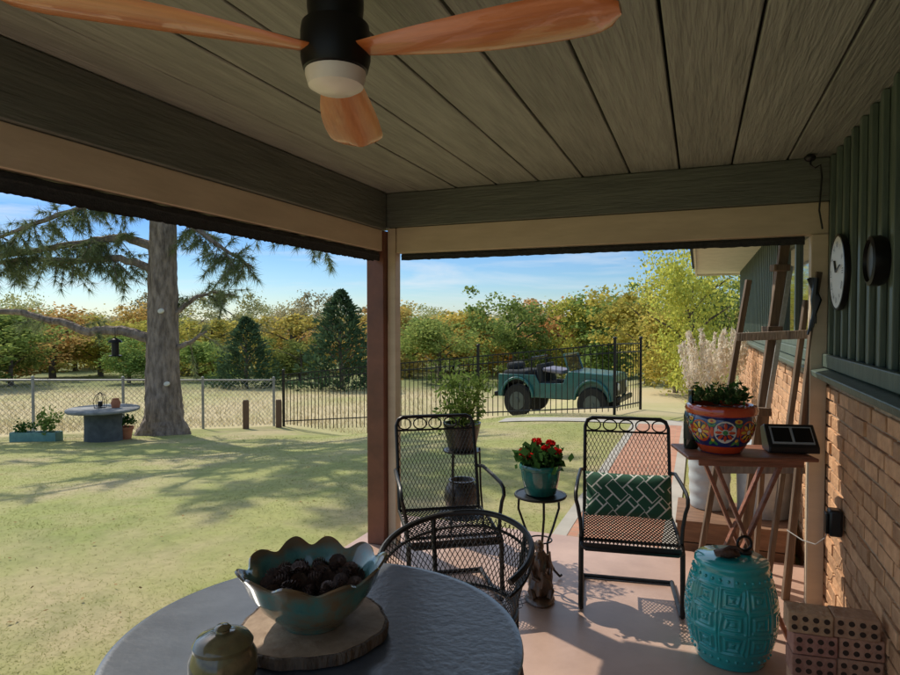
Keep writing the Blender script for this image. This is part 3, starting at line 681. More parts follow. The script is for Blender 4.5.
p=MB(); p.bar((-.15,-.09,.13),(-.15,.09,.13),.018,.026); p.build('stretcher',M['redwood'],s)
q=W(722,3.2)
s=thing('painted_pot','multicoloured painted ceramic pot holding succulents on the wooden table','pot',(q.x,q.y,TT+.002))
prof=[(0,0),(.095,0),(.10,.012),(.125,.05),(.152,.10),(.163,.15),(.158,.19),(.148,.205)]
p=MB(); p.lathe(prof,48); p.build('pot_body',M['navy'],s)
p=MB(); p.lathe([(.151,.188),(.171,.200),(.175,.220),(.167,.240),(.15,.245),(.143,.235),(.142,.190)],48); p.build('rim',M['tred'],s)
p=MB(); p.lathe([(.0945,.001),(.102,.006),(.122,.042),(.112,.042)],40); p.build('foot_band',M['tred'],s)
def surf(a,z):
    for (r0,z0_),(r1,z1) in zip(prof[:-1],prof[1:]):
        if z0_<=z<=z1 and z1>z0_:
            t=(z-z0_)/(z1-z0_); r=r0+(r1-r0)*t; sl=(r1-r0)/(z1-z0_); break
    nrm=Vector((math.cos(a),math.sin(a),-sl)).normalized()
    return Vector((r*math.cos(a),r*math.sin(a),z)),nrm
def dab(mb,a,z,w_,h_,rot,off,n=12):
    c0,nn=surf(a,min(.2,max(.014,z))); vs=[]
    for k_ in range(n):
        t=2*PI*k_/n; x=w_*math.cos(t); y=h_*math.sin(t); xr=x*math.cos(rot)-y*math.sin(rot); yr=x*math.sin(rot)+y*math.cos(rot)
        c1,n1=surf(a+xr/.155,min(.2,max(.014,z+yr))); vs.append(c1+n1*off)
    mb.add(vs+[c0+nn*(off+.0015)],[(k_,(k_+1)%n,n) for k_ in range(n)])
pw,py_,pr,pg=MB(),MB(),MB(),MB()
for i in range(8):
    a=i*PI/4+.1; zc=.120
    dab(pr if i%2 else pw,a,zc,.052,.056,0,.0012,20)
    for k_ in range(8):
        t=2*PI*k_/8; dab((py_,pr)[(i+1)%2],a+.031*math.cos(t)/.155,zc+.031*math.sin(t),.016,.0075,t,.0026)
    dab(pw if i%2 else pg,a,zc,.012,.012,0,.0034)
    a2=a+PI/8
    dab(pg,a2-.06,.066,.020,.008,.7,.0018); dab(pg,a2+.06,.066,.020,.008,-.7,.0018); dab(py_,a2,.079,.009,.009,0,.0026)
    dab(py_,a2,.174,.02,.011,0,.0018); dab(pr,a2,.174,.008,.006,0,.003)
    dab(pr,a2,.122,.009,.026,0,.0018); dab(pg,a2-.05,.154,.014,.006,-.6,.002); dab(pg,a2+.05,.154,.014,.006,.6,.002)
pw.build('white_motif',M['twhite'],s); py_.build('yellow_motif',M['tyel'],s); pr.build('red_motif',M['tred'],s); pg.build('green_motif',M['tgreen'],s)
p=MB(); p.lathe([(.145,.215),(0,.225)],24); p.build('soil',M['soil'],s)
su=MB()
for i in range(34):
    rr=.135*math.sqrt((i+.5)/34); a0=i*2.4; cx,cy=rr*math.cos(a0),rr*math.sin(a0); hh=.235+random.uniform(0,.06)
    for k_ in range(12):
        a=k_*2.4; el=.3+1.0*k_/12; ln=random.uniform(.028,.045)
        d=Vector((math.cos(a)*math.cos(el),math.sin(a)*math.cos(el),math.sin(el))); sd=Vector((-math.sin(a),math.cos(a),0)); b0=Vector((cx,cy,hh))
        su.add([b0,b0+d*ln*.6+sd*.008,b0+d*ln,b0+d*ln*.6-sd*.008,b0+d*ln*.5+Vector((0,0,-.006))],[(0,1,2,3),(0,4,1),(1,4,2),(2,4,3),(3,4,0)])
su.build('succulents',M['succ'],s)
C=np.array([[random.uniform(-.14,.14),random.uniform(-.1,.1),.26+random.uniform(0,.09)] for _ in range(160)]); meshobj('foliage',polys('foliage',leafquads(C,.035,.35),M['leafpot']),s)
q=W(690,3.28); p=MB(); p.lathe([(0,0),(.034,0),(.037,.006),(.037,.17),(.03,.2),(.015,.225),(.0135,.29),(.0155,.292),(.0155,.305),(.012,.306)],28)
b_=thing('wine_bottle','dark glass bottle at the left end of the wooden table','bottle',(q.x+.01,q.y,TT+.002)); p.build('bottle_body',M['bottle'],b_)
p=MB(); p.lathe([(.0377,.05),(.0379,.051),(.0379,.13),(.0377,.131)],28); p.build('label',M['blackplastic'],b_)
q=W(792,3.18)
r_=thing('black_radio','black box radio tilted back on the right end of the table','radio',(q.x,q.y,TT+.004),TH*.6)
p=MB(); p.prism([(-.06,0),(.05,0),(.09,.11),(.03,.135),(-.06,.03)],-.12,.12)
p.v=[(v[1],v[0],v[2]) for v in p.v]; p.f=[f_[::-1] for f_ in p.f]; p.build('case',M['blackplastic'],r_,bevel=.006)
p=MB(); R_=rad(49.4); p.box((0,-.017,.084),(.2,.10,.006),(R_,0,0)); p.build('front_panel',M['steel'],r_)
for sx in (-1,1):
    p=MB(); p.box((sx*.05,-.0205,.0875),(.085,.08,.006),(R_,0,0)); p.build('grille',M['fanblk'],r_)
# ------------------------------------------------------------------ leaning wooden easel
e=thing('wooden_easel','tall old wooden easel leaning beside the tan jamb','easel',tuple(W(745,3.85)))
o0=e.location.copy()
def E(px,py,d): return Wp(px,py,d)-o0
for (a,b_,w_) in ((E(748,280,3.95),E(700,575,3.93),.034),(E(784,240,3.92),E(742,578,3.88),.06),(E(776,268,3.99),E(758,578,3.98),.03),(E(818,272,3.46),E(789,598,3.55),.04),(E(806,300,3.62),E(770,590,3.7),.03)):
    b2=Vector(b_); b2.z=0.0
    p=MB(); p.bar(a,b2,w_,.028,(SN,-CS,0)); p.build('upright',M['oldwood'],e,bevel=.003)
p=MB(); p.bar(E(738,337,3.86),E(816,334,3.50),.03,.05,(0,0,1)); p.build('cross_bar',M['oldwood'],e,bevel=.003)
p=MB(); p.bar(E(722,470,3.86),E(806,470,3.5),.03,.05,(0,0,1)); p.build('cross_bar',M['oldwood'],e,bevel=.003)
p=MB(); p.bar(E(790,266,3.875),E(768,415,3.845),.03,.006,(SN,-CS,0)); p.build('metal_rule',M['tape'],e)
for px,py,dd,sz in ((779,268,3.87,(.10,.06,.04)),(772,332,3.85,(.09,.09,.07)),(764,412,3.84,(.08,.06,.05))):
    p=MB(); p.box(E(px,py,dd),sz,(0,0,TH)); p.build('clamp',M['oldwood'],e,bevel=.004)
q=Wp(821,300,3.42); p=MB()
for k_ in range(4): p.tube([q+Vector((-.01*k_,.01*k_,.12)),q+Vector((.008*k_-.01,0,.0)),q+Vector((-.012*k_,.0,-.13-.02*k_))],[.012,.016,.006],6)
p.v=[tuple(Vector(v)-q) for v in p.v]
tag(p.build('hanging_strap',M['blackplastic'],loc=q-Vector((.03,.02,0))),'black straps hanging from the right easel upright','strap')
# ------------------------------------------------------------------ step, can, bin
ST=.20
s=thing('wooden_step','low brown plank box standing behind the easel legs','step',(.24,4.95,-.1))
for k_ in range(2):
    p=MB(); p.box((0,-.27,.075+k_*.14),(.74,.03,.133)); p.build('front_plank',M['stepwood'],s,bevel=.004)
p=MB(); p.box((0,.01,ST+.1-.0135),(.76,.60,.025)); p.build('top_board',M['stepwood'],s,bevel=.004)
for x in (-.35,.35):
    p=MB(); p.box((x,.02,.14),(.03,.54,.27)); p.build('side_board',M['stepwood'],s)
q=W(768,4.40)
s=thing('galvanised_can','ribbed galvanised metal can standing on the wooden step','bin',(q.x,q.y+.12,ST+.003))
p=MB(); p.lathe([(0,0),(.175,0),(.178,.01),(.19,.46),(.195,.465),(.195,.48),(.188,.48)],144,fn=lambda a,r,z:(r*(1+(.022*math.cos(24*a) if .03<z<.44 else 0)),z)); p.build('can_body',M['steel'],s)
p=MB(); p.lathe([(.198,.475),(.198,.495),(.18,.505),(.05,.53),(0,.53)],48); p.build('lid',M['steel'],s)
q=W(704,4.66)
s=thing('pale_tub','smaller pale grey ribbed tub left of the galvanised can','tub',(q.x+.05,q.y+.05,ST+.003))
p=MB()
pf=[(0,0),(.13,0),(.135,.01)]
for i in range(24):
    u=i/23; pf.append((.137+.018*u+.003*math.sin(u*PI*9),.02+.40*u))
pf+=[(.155,.43),(.165,.435),(.165,.46),(.158,.462)]
p.lathe(pf,48); p.build('tub_body',M['white'],s)
p=MB(); p.lathe([(.158,.45),(0,.452)],30); p.build('lid',M['white'],s)
# ------------------------------------------------------------------ cored bricks
def cored():
    r=thing('cored_brick','x','brick',(0,0,0),0,'cored bricks stacked by the wall')
    p=MB(); p.box((0,0,.041),(.153,.10,.080)); p.build('brick_body',M['cbrick'],r,bevel=.005)
    for i in range(4):
        for z in (.024,.058):
            p=MB(); p.tube([(-.054+.036*i,-.0515,z),(-.054+.036*i,-.0502,z)],.0105,12); p.build('core_hole',M['hole'],r)
    return r
pos=['bottom','second','third','fourth','fifth','top']; br0=None
ax=Vector((math.cos(rad(6)),math.sin(rad(6)),0))
for row in range(6):
    for c_ in range(2):
        loc=Vector((.493,2.74,0))+ax*(-.079+.158*c_+random.uniform(-.007,.005)-.012*(row==5))+Vector((0,random.uniform(-.018,.012),row*.083))
        lab=f"brown cored brick, {'left' if c_==0 else 'right'} one in the {pos[row]} course of the brick stack"
        if br0 is None: br0=cored(); br0.location=loc; br0.rotation_euler=(0,0,rad(6)); br0['label']=lab
        else: dup(br0,loc,rad(6+random.uniform(-4,4)),lab)
# ------------------------------------------------------------------ lawn things
q=G(102,12.2)
s=thing('round_stone_table','round grey pedestal table standing on the lawn by the pine','table',q)
p=MB(); p.lathe([(0,-.05),(.34,-.05),(.33,.3),(.335,.58),(0,.58)],40); p.build('pedestal',M['dstone'],s)
p=MB(); p.lathe([(0,.582),(.63,.582),(.65,.6),(.65,.63),(.63,.645),(0,.646)],48); p.build('table_top',M['stone'],s)
zt=q.z+.648
l=thing('wire_lantern','small wire lantern standing on the round lawn table','lantern',(q.x-.08,q.y,zt))
p=MB(); 
for k_ in range(6):
    a=k_*PI/3; p.tube([(.10*math.cos(a),.10*math.sin(a),0),(.12*math.cos(a),.12*math.sin(a),.12),(.08*math.cos(a),.08*math.sin(a),.24),(0,0,.30)],.006,5)
p.build('wire_cage',M['black'],l)
p=MB(); p.lathe([(0,0),(.11,0),(.11,.012),(0,.013)],20); p.lathe([(0,.02),(.035,.02),(.035,.12),(0,.121)],16); p.build('base',M['black'],l)
p=MB(); p.lathe([(0,0),(.07,0),(.09,.1),(.06,.16),(.07,.18),(.05,.18),(.04,.1)],20); tag(p.build('brown_vase',M['terra'],loc=(q.x+.22,q.y+.1,zt)),'little brown vase on the round lawn table','vase')
for px,lab,dx in ((23,'teal planter box at the far left of the lawn, low leaves',0),(46,'teal planter box with taller flowering plant beside the lawn table',1)):
    q=G(px,12.0); s=thing('planter_box',lab,'planter',q,TH,'teal planter boxes on the lawn')
    p=MB()
    p.span(-.22,.22,-.12,-.095,-.03,.19); p.span(-.22,.22,.095,.12,-.03,.19); p.span(-.22,-.195,-.095,.095,-.03,.19); p.span(.195,.22,-.095,.095,-.03,.19); p.build('box',M['tealbox'],s)
    p=MB(); p.span(-.195,.195,-.095,.095,0,.16); p.build('soil',M['soil'],s)
    cs=[(random.uniform(-.17,.17),random.uniform(-.08,.08),.22+random.uniform(0,.1+.35*dx)) for _ in range(12+14*dx)]
    meshobj('foliage',polys('foliage',leafcloud(cs,16,(.04,.04,.05),.06,.6),M['fernleaf' if dx else 'leafpot']),s)
q=G(123,12.5); s=thing('terracotta_pot','terracotta pot with small plant beside the round lawn table','pot',q)
p=MB(); p.lathe([(0,-.02),(.12,-.02),(.16,.2),(.175,.2),(.175,.25),(.155,.25),(.15,.2)],28); p.lathe([(.15,.21),(0,.215)],20); p.build('pot',M['terra'],s)
meshobj('foliage',polys('foliage',leafcloud([(random.uniform(-.12,.12),random.uniform(-.12,.12),.3+.12*random.random()) for _ in range(12)],16,(.04,.04,.04),.07,.6),M['leafpot']),s)
for px,d,lab in ((245,15.2,'short brown timber post standing alone in front of the fence'),(278,15.6,'short brown timber post at the fence corner')):
    q=G(px,d); p=MB(); p.lathe([(0,-.1),(.075,-.1),(.075,.66),(.06,.7),(0,.705)],16,fn=lambda a,r,z:(r*(1+.05*math.sin(3*a)),z)); tag(p.build('timber_post',M['bollard'],loc=q),lab,'post')
# ------------------------------------------------------------------ fences
cf=thing('chain_link_fence','grey chain link fence along the left edge of the lawn','fence',(0,0,0))
Lc=(Kc-P0).length; Hc=1.15
def cs_(u,v):
    q=P0.lerp(Kc,u/Lc); return Vector((q.x,q.y,gz(q.x,q.y)+.03+v))
p=MB(); p.net(cs_,Lc,Hc,.11,1.0,.0038,.6); p.build('wire_mesh',M['fencegrey'],cf)
p=MB(); p.tube([cs_(Lc*i/24,Hc+.01) for i in range(25)],.02,6); p.build('top_rail',M['fencegrey'],cf)
for i in range(6):
    a=cs_(Lc*i/5*.995,0); p=MB(); p.tube([a+Vector((0,0,-.1)),a+Vector((0,0,Hc+.06))],.03,8); p.blob(a+Vector((0,0,Hc+.07)),(.035,.035,.03),8,6); p.build('fence_post',M['fencegrey'],cf)
fi=thing('iron_fence','black iron picket fence in front of the green truck','fence',(0,0,0))
fH=1.33
K2=Kc+Vector((.25,0,0)); zK=gz(K2.x,K2.y); z4=gz(P4.x,P4.y)
corner=[K2,Kc.lerp(P4,.34),Kc.lerp(P4,.67),P4,P5]
for i,c_ in enumerate(corner): c_.z=zK+(z4-zK)*min(1,i/3) if i<4 else z4-.02
for a,b_ in zip(corner[:-1],corner[1:]):
    Ls=(b_-a).length; n=max(4,int(Ls/.115)); p=MB()
    for i in range(n+1):
        q=a.lerp(b_,i/n); g0=gz(q.x,q.y); p.tube([Vector((q.x,q.y,min(q.z,max(g0,q.z-.15))+.06)),q+Vector((0,0,fH))],.0095,4)
    for h_ in (.14,fH-.16,fH): p.tube([a+Vector((0,0,h_)),b_+Vector((0,0,h_))],.017,4)
    p.build('picket_panel',M['black'],fi)
for i,q in enumerate(corner):
    tall=.22 if i==2 else .10
    p=MB(); p.tube([Vector((q.x,q.y,min(q.z,gz(q.x,q.y))-.1)),q+Vector((0,0,fH+tall))],.035,4); p.blob(q+Vector((0,0,fH+tall+.01)),(.04,.04,.03),8,6); p.build('fence_post',M['black'],fi)
# ------------------------------------------------------------------ truck
q=G(563,17.0)
tk=thing('open_truck','green open top off road truck parked beyond the iron fence','truck',q,rad(-6)); tk.scale=(.93,1,1.07)
def arch(cx,r,z0_): return [(cx+r*math.cos(PI-PI*i/10),z0_+r*math.sin(PI-PI*i/10)) for i in range(11)]
for sy in (-1,1):
    poly=[(-1.72,.52)]+arch(-1.1,.46,.52)+arch(1.08,.46,.52)+[(1.62,.52),(1.68,.62),(1.70,1.02),(1.6,1.14),(.42,1.20),(.36,1.14),(.25,.90),(-.45,.88),(-.58,1.08),(-1.70,1.08)]
    p=MB(); p.prism(poly,sy*.70-.03,sy*.70+.03); p.build('side_panel',M['truck'],tk,bevel=.01)
    for cx in (-1.1,1.08):
        p=MB(); pts=[(cx+.51*math.cos(PI-PI*i/12),.52+.51*math.sin(PI-PI*i/12)) for i in range(13)]
        inn=[(cx+.45*math.cos(PI-PI*i/12),.52+.45*math.sin(PI-PI*i/12)) for i in range(13)][::-1]
        p.prism(pts+inn,sy*.735,sy*.84); p.build('fender_flare',M['truck'],tk,bevel=.02)
        tw=MB(); tw.tube([(cx,sy*.60,.42),(cx,sy*.78,.42)],.42,28); to=tw.build('wheel',M['tyre'],tk,bevel=.03)
        rm=MB(); rm.tube([(cx,sy*.70,.42),(cx,sy*.785,.42)],.23,20); rm.tube([(cx,sy*.78,.42),(cx,sy*.81,.42)],.07,12); rm.build('rim',M['rim'],to)
p=MB(); p.prism([(.42,.6),(1.66,.6),(1.69,1.0),(1.6,1.145),(.45,1.21)],-.665,.665); p.build('hood',M['truck'],tk,bevel=.04)
p=MB(); p.span(-1.68,.42,-.665,.665,.5,.66); p.span(-1.72,-1.66,-.665,.665,.5,1.07); p.build('floor_pan',M['gap'],tk)
p=MB(); p.span(1.69,1.72,-.6,.6,.66,.98); p.build('grille',M['fanblk'],tk)
for sy in (-1,1):
    p=MB(); p.tube([(1.70,sy*.48,.86),(1.745,sy*.48,.86)],.09,16); p.build('headlight',M['twhite'],tk)
for x in (1.79,-1.79):
    p=MB(); p.box((x,0,.56),(.1,1.5,.12)); p.build('bumper',M['fanblk'],tk,bevel=.02)
p=MB(); p.tube([(.40,-.66,1.18),(.24,-.63,1.60),(.24,.63,1.60),(.40,.66,1.18)],.028,6); ws_=p.build('windshield',M['truck'],tk)
p=MB(); p.add([(.39,-.62,1.2),(.245,-.6,1.58),(.245,.6,1.58),(.39,.62,1.2)],[(0,1,2,3)]); p.build('pane',M['glass'],ws_)
for yy in (-.34,.34):
    p=MB(); p.box((-.25,yy,.82),(.5,.5,.16)); p.box((-.50,yy,1.1),(.14,.5,.5),(0,rad(-10),0)); p.build('seat',M['shade'],tk,bevel=.04)
p=MB(); p.box((-1.25,0,1.0),(.75,1.2,.34)); p.box((-1.5,.1,1.24),(.34,.8,.2)); p.build('cargo_cover',M['shade'],tk,bevel=.08)
p=MB(); p.box((-.12,-.1,1.18),(.62,.9,.10),(0,rad(6),0)); p.build('windshield_reflection',M['mauve'],tk,bevel=.04)  # mauve slab standing in for sky reflected in the windshield
p=MB(); p.tube([(-.72,-.64,1.04),(-.72,-.62,1.5),(-.72,.62,1.5),(-.72,.64,1.04)],.03,8); p.build('roll_bar',M['fanblk'],tk)
# ------------------------------------------------------------------ pine tree
q=G(163,13.6)
pn=thing('pine_tree','tall pine tree with thick trunk and long drooping limbs on the left','tree',q)
trunk=[(0,0,-.2),(0,0,.05),(.0,0,.35),(-.02,0,1.0),(-.03,.02,2.2),(.0,.02,3.4),(.03,0,4.6),(.05,0,6.5),(.0,.05,8.5),(0,0,11.0)]
p=MB(); vs=[];ns=28
rr=[.62,.50,.40,.35,.315,.29,.265,.22,.15,.03]
TR=[];
for i in range(len(trunk)-1):
    for k_ in range(10):
        t=k_/10; TR.append((Vector(trunk[i]).lerp(Vector(trunk[i+1]),t), rr[i]+(rr[i+1]-rr[i])*t))
fs=[]
for i,(c_,r) in enumerate(TR):
    for k_ in range(ns):
        a=2*PI*k_/ns; flare=1+.22*max(0,1-(c_.z+.2)/.7)*math.sin(5*a)
        rd=r*flare*(1+.05*math.sin(a*7+i*.35)+random.uniform(-.035,.035)); vs.append((c_.x+rd*math.cos(a),c_.y+rd*math.sin(a),c_.z))
    if i:
        for k_ in range(ns): fs.append(((i-1)*ns+k_,(i-1)*ns+(k_+1)%ns,i*ns+(k_+1)%ns,i*ns+k_))
p.add(vs,fs); p.build('trunk',M['pinebark'],pn,ang=180)
RT=Vector((CS,SN,0)); FW=Vector((-SN,CS,0))
def Pl(dx,z,dy=0): return RT*dx+FW*dy+Vector((0,0,z-q.z))
limbs=[]
def limb(pts,r0,r1):
    P=[Pl(*t_) for t_ in pts]; out=[]
    for i in range(len(P)-1):
        for k_ in range(5): out.append(P[i].lerp(P[i+1],k_/5)+Vector((random.uniform(-.02,.02),random.uniform(-.02,.02),random.uniform(-.025,.025)))*(0 if i==0 and k_==0 else 1))
    out.append(P[-1]); n=len(out)
    p=MB(); p.tube(out,[r0+(r1-r0)*i/(n-1) for i in range(n)],8); p.build('limb',M['pinebark'],pn); limbs.append(out)
limb([(-.2,3.2),(-.8,3.42),(-1.6,3.32),(-2.6,3.15),(-3.6,3.0),(-5,2.8)],.10,.04)
limb([(-.2,2.75),(-.9,2.95),(-1.9,2.9),(-2.9,2.95),(-4.4,2.75)],.09,.035)
limb([(-.2,1.22),(-.9,1.40),(-1.6,1.36),(-2.4,1.62),(-3.2,1.80),(-4.6,1.85)],.12,.05)
limb([(.2,1.7),(.6,2.1,.2),(.9,2.25,.4),(1.4,2.2,.5)],.06,.015)
limb([(.2,.95),(.6,1.15),(.95,1.38)],.07,.02)
limb([(.2,3.9),(.8,3.6,-.3),(1.5,3.1,-.4),(2.1,2.75,-.5)],.08,.02)
limb([(.2,4.4),(1.6,4.2,-.5),(3.0,3.6,-.6),(3.75,3.05,-.7)],.08,.015)
limb([(-.2,4.2),(-1.0,4.2,-.3),(-2.2,3.75,-.4),(-3.8,3.1,-.5)],.09,.03)
for k_ in range(30):
    z=5.0+5.6*k_/30; a=k_*2.4; ln=(4.6-.5*(z-4.8))*random.uniform(.75,1.05)
    dx,dy=math.cos(a)*ln,math.sin(a)*ln
    z_=z+q.z
    limb([(dx*.06,z_,dy*.06),(dx*.5,z_+.3,dy*.5),(dx,z_+.2,dy)],.07,.015)
nd=[]
twm=MB()
for li,out in enumerate(limbs):
    n=len(out)
    cnt={0:74,1:66,2:12,3:20,4:4,5:50,6:28,7:80}.get(li,24)
    for _ in range(cnt):
        t=random.uniform(.3,1)
        if li in (0,1,7): t=random.uniform(.2,1)
        b0=out[min(n-1,int(t*(n-1)))]
        dirn=Vector((random.gauss(0,1),random.gauss(0,1),random.gauss(-.05 if li in (2,3,4) else (.2 if li>7 else -.55),.55))).normalized(); ln=random.uniform(.25,.75)
        e_=b0+dirn*ln+Vector((0,0,-.15*ln)); twm.tube([b0,b0.lerp(e_,.5)+Vector((0,0,.03)),e_],[.010,.007,.004],4)
        for m_ in range(4):
            nd.append((b0.lerp(e_,.4+.2*m_),dirn))
twm.build('twigs',M['pinebark'],pn)
tri=[]
for c_,dn in nd:
    c_=np.array(c_); dn=np.array(dn); k_=26
    dd=rng.normal(size=(k_,3))*.8+dn; dd[:,2]-=.35; dd/=np.linalg.norm(dd,axis=1,keepdims=True)
    ln=rng.uniform(.13,.28,(k_,1)); sd=np.cross(dd,rng.normal(size=(k_,3))); sd/=np.linalg.norm(sd,axis=1,keepdims=True)+1e-9
    tip=c_+dd*ln; tip[:,2]-=.03; bs_=c_+dd*.01
    tri.append(np.stack([bs_-sd*.0058,bs_+sd*.0058,tip],1))
meshobj('needles',polys('needles',np.concatenate(tri),M['needle'],3),pn)
bf=thing('bird_feeder','dark hanging bird feeder under the lowest pine limb','bird feeder',Wp(115,347,13.4))
p=MB(); p.lathe([(0,-.2),(.13,-.2),(.13,-.18),(.075,-.17),(.075,.1),(0,.1)],16); p.build('tube',M['fanblk'],bf)
p=MB(); p.lathe([(.14,.1),(.12,.14),(.02,.2),(0,.2)],16); p.build('cap',M['fanblk'],bf)
p=MB(); p.tube([(0,0,.19),(0,0,.42)],.006,5); p.build('wire',M['fanblk'],bf)
for px,py,lab,sz in ((161,311,'pale round ornament hung high on the pine trunk',.06),(166,384,'small pale plaque hung low on the pine trunk',.055)):
    c0=Wp(px,py,13.6-.35); p=MB(); p.lathe([(0,-.02),(sz,-.02),(sz*1.02,0),(sz*.85,.025),(0,.035)],20,fn=lambda a,r,z:(r*(1+.12*math.sin(2*a+1)),z))
    o=p.build('trunk_ornament',M['eave'],loc=c0); o.rotation_euler=(PI/2,0,TH); tag(o,lab,'ornament')
# ------------------------------------------------------------------ treeline
def decid(name,m,seed,n=90,per=70,sz=.032,sparse=1.0,low=.03,nl=9,lzmin=.12):
    rs=np.random.default_rng(seed); cl=[]
    lob=[(rs.uniform(-.26,.26),rs.uniform(-.26,.26),rs.uniform(lzmin,.80),rs.uniform(.13,.29)) for _ in range(nl)]
    while len(cl)<n:
        lx,ly,lz,lr=lob[rs.integers(0,nl)]
        u=rs.normal(size=3); u/=np.linalg.norm(u); r=rs.uniform(.3,1)**.5*lr
        c=np.array([lx,ly,lz])+u*r
        if c[2]<low or c[2]>1.02: continue
        cl.append(c)
    C=[]
    for c in cl:
        s=rs.uniform(.025,.07); C.append(c+rs.normal(size=(per,3))*np.array([s,s,s*.8])*sparse)
    C=np.concatenate(C); C=C[C[:,2]>.01]
    return polys(name,leafquads(C,sz,.75),m)
def cedar(name,m,seed):
    rs=np.random.default_rng(seed); n=4200
    z=rs.uniform(0.02,1,n)**1.15; a=rs.uniform(0,2*PI,n)
    lay=.5+.5*np.sin(z*30+3*np.sin(a*2+seed))
    R=.46*(1-z)**.7*(.74+.26*lay)*(1+.2*np.sin(a*5+z*9)+.13*np.sin(a*3-z*17))*rs.uniform(.6,1.16,n)+.01
    C=np.stack([R*np.cos(a),R*np.sin(a),z],1); out=np.stack([np.cos(a),np.sin(a),np.full(n,.5)],1)
    return polys(name,leafquads(C,.055,.4,out=out),m)
crown={}
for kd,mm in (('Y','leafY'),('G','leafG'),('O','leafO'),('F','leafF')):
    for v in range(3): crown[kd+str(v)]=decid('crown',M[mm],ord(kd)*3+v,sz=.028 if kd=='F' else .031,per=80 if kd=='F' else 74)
for v in range(3):
    crown['T'+str(v)]=crown['T0'] if v else decid('crown',M['leafY'],77,150,80,.021,1.15,.10,14); crown['E'+str(v)]=cedar('crown',M['leafE'],3+v)
p=MB(); p.tube([(0,0,-.06),(.005,0,.15),(-.01,.01,.4),(0,0,.7)],[.028,.022,.016,.004],7)
for k_ in range(7):
    a=k_*2.4; z=.2+.06*k_; p.tube([(0,0,z),(.14*math.cos(a),.14*math.sin(a),z+.12),(.3*math.cos(a),.3*math.sin(a),z+.2)],[.012,.008,.003],5)
tobj=p.build('trunk',M['trunk']); tmesh=tobj.data; bpy.data.objects.remove(tobj)
tc_=[0]
def tree(px,d,top,wpx,kind,label,group=None):
    g_=G(px,d); ztop=H-(top-321)*d/F; h=(ztop-g_.z); wd=wpx*d/F
    r=thing('cedar_tree' if kind=='E' else 'deciduous_tree',label,'tree',g_,random.uniform(0,6),group)
    tc_[0]+=1
    meshobj('crown',crown[kind+str(tc_[0]%3)],r); meshobj('trunk',tmesh,r)
    r.scale=(wd/.88,wd/.88,h)
T=[(-30,30,306,140,'G','green leafy tree at the far left edge of the treeline'),
(10,32,320,90,'G','low olive tree left of the pine, nearest the photo edge'),
(52,38,306,120,'O','rusty autumn tree left of the pine in the treeline'),
(100,40,312,100,'Y','yellow tree just left of the pine trunk in the treeline'),
(128,34,334,70,'G','small green tree behind the bird feeder'),
(212,42,308,110,'Y','yellow tinted tree just right of the pine trunk'),
(196,36,338,70,'G','small green bushy tree right of the pine base'),
(246,31,317,68,'E','dark conical cedar between the pine and the tall cedar'),
(292,42,302,110,'Y','yellow green tree between the two dark cedars'),
(341,30,290,84,'E','tall dark cedar tree left of the corner post'),
(300,34,336,70,'G','small green tree at the left foot of the tall cedar'),
(408,40,300,110,'O','rusty tree directly right of the corner post'),
(440,34,314,90,'G','green tree behind the leafy potted plant'),
(478,42,300,110,'Y','yellow tree left of the truck in the treeline'),
(514,36,290,96,'G','olive green tree above the left end of the truck'),
(548,42,298,110,'O','rust tinted tree above the truck windshield'),
(580,36,286,100,'Y','tall yellow tree above the truck hood'),
(615,34,284,110,'G','olive tree above the right end of the iron fence'),
(648,27,274,116,'Y','broad bright yellow tree right of the iron fence'),
(676,22,300,96,'Y','low bright yellow tree in front of the tall leafy tree'),
(716,26,262,120,'G','green tree rising behind the house eave')]
for a in T: tree(*a)
tree(692,19,238,116,'T','tall airy yellow green tree beside the house eave')
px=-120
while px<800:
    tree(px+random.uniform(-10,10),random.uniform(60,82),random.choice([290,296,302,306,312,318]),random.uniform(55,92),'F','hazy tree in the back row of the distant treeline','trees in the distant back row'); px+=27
px=-90
while px<780:
    tree(px+random.uniform(-12,12),random.uniform(43,54),random.uniform(302,336),random.uniform(60,100),random.choice('GYOOY'),'bushy tree in the middle row of the treeline','bushy trees in the middle row'); px+=27
# plume grass
q=W(713,8.2); z0=gz(q.x,q.y)
s=thing('plume_grass','clump of tall grass with cream plumes beside the house','grass clump',(q.x,q.y,z0))
bl=[];pm=[]
for i in range(420):
    a=random.uniform(0,2*PI); r0=random.uniform(0,.12); ln=random.uniform(.6,1.2); le=random.uniform(.1,.5)
    b0=np.array([r0*math.cos(a),r0*math.sin(a),0]); mid=b0+np.array([math.cos(a)*le*.3,math.sin(a)*le*.3,ln*.6]); tip=b0+np.array([math.cos(a)*le,math.sin(a)*le,ln*.85]); sd=np.array([-math.sin(a),math.cos(a),0])*.006
    bl.append([b0-sd,b0+sd,mid+sd,mid-sd]); bl.append([mid-sd,mid+sd,tip+sd*.1,tip-sd*.1])
meshobj('blades',polys('blades',np.array(bl),M['dry']),s)
for i in range(24):
    a=i*2.4; r=.34*math.sqrt((i+.5)/24); b0=np.array([r*math.cos(a),r*math.sin(a),.92+random.uniform(-.15,.15)]); L_=.55
    tt=rng.uniform(0,1,150); C=b0+np.outer(tt,np.array([.12*math.cos(a),.12*math.sin(a),L_]))+rng.normal(size=(150,3))*np.array([.03,.03,.01])*(1-tt[:,None]*.6)
    pm.append(leafquads(C,.07,.3,out=np.array([[0,0,1.0]]*150)))
meshobj('plumes',polys('plumes',np.concatenate(pm),M['plume']),s)
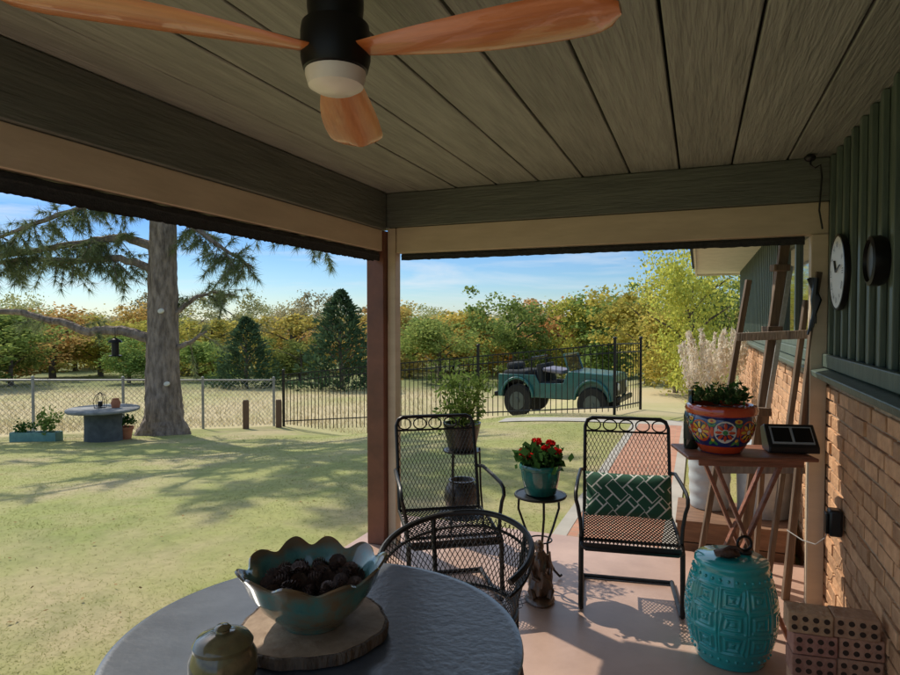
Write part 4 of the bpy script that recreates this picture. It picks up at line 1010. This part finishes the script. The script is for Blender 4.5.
# ------------------------------------------------------------------ grass stuff
n=170000
D=2.4+ (rng.uniform(0,1,n)**1.35)*11; PX=rng.uniform(-150,740,n); r=(PX-450)/F*D
x=r*CS-D*SN; y=r*SN+D*CS
ok=(inside(x,y)>.1)&~((x>-2.34)&(y<4.66))&~((x>-1.05)&(x<-.11)&(y<11))&~((y>10.85)&(y<11.5)&(x>-3.5))&(x<.6)
pt_=np.sin(x*1.3+1.1*np.sin(y*.9))*np.cos(y*1.1+.7*np.sin(x*.7)); ok&=(pt_+rng.uniform(-1,1,n)>-.4)
x,y,D=x[ok],y[ok],D[ok]; n=len(x); z=gza(x,y)+.012*np.sin(x*2.3)*np.cos(y*1.9)
h=rng.uniform(.004,.014,n)*(1+.02*D); wd=.0014+.0004*D; a=rng.uniform(0,2*PI,n)
B=np.stack([x,y,z-.003],1); sd=np.stack([np.cos(a)*wd,np.sin(a)*wd,0*a],1); tip=B+np.stack([rng.normal(size=n)*.022,rng.normal(size=n)*.022,h],1)
tag(meshobj('grass',polys('grass',np.stack([B-sd,B+sd,tip],1),M['blade'],3)),'short green and straw coloured lawn grass','grass',kind='stuff')
n=18000
D=13.5+rng.uniform(0,1,n)**1.2*17; PX=rng.uniform(-150,480,n); r=(PX-450)/F*D; x=r*CS-D*SN; y=r*SN+D*CS
ok=inside(x,y)<-.5; x,y,D=x[ok],y[ok],D[ok]; n=len(x); z=gza(x,y); h=rng.uniform(.06,.24,n)*sm((-x+1)/8); a=rng.uniform(0,2*PI,n); wd=.011
B=np.stack([x,y,z-.02],1); sd=np.stack([np.cos(a)*wd,np.sin(a)*wd,0*a],1); tip=B+np.stack([rng.normal(size=n)*.09,rng.normal(size=n)*.09,h],1)
tag(meshobj('dry_field_grass',polys('dry_field_grass',np.stack([B-sd,B+sd,tip],1),M['dry'],3)),'dry tan grass in the field behind the fence','grass',kind='stuff')
n=320; D=3+rng.uniform(0,1,n)**1.3*9; PX=rng.uniform(-60,600,n); r=(PX-450)/F*D; x=r*CS-D*SN; y=r*SN+D*CS
ok=~((x>-2.3)&(y<4.66)); x,y=x[ok],y[ok]; C=np.stack([x,y,gza(x,y)+.02],1); V_=leafquads(C,.03,.6); V_[:,:,2]=C[:,None,2]+(V_[:,:,2]-C[:,None,2])*.3
tag(meshobj('fallen_leaves',polys('fallen_leaves',V_,M['dleaf'])),'small brown fallen leaves scattered over the lawn','leaves',kind='stuff')
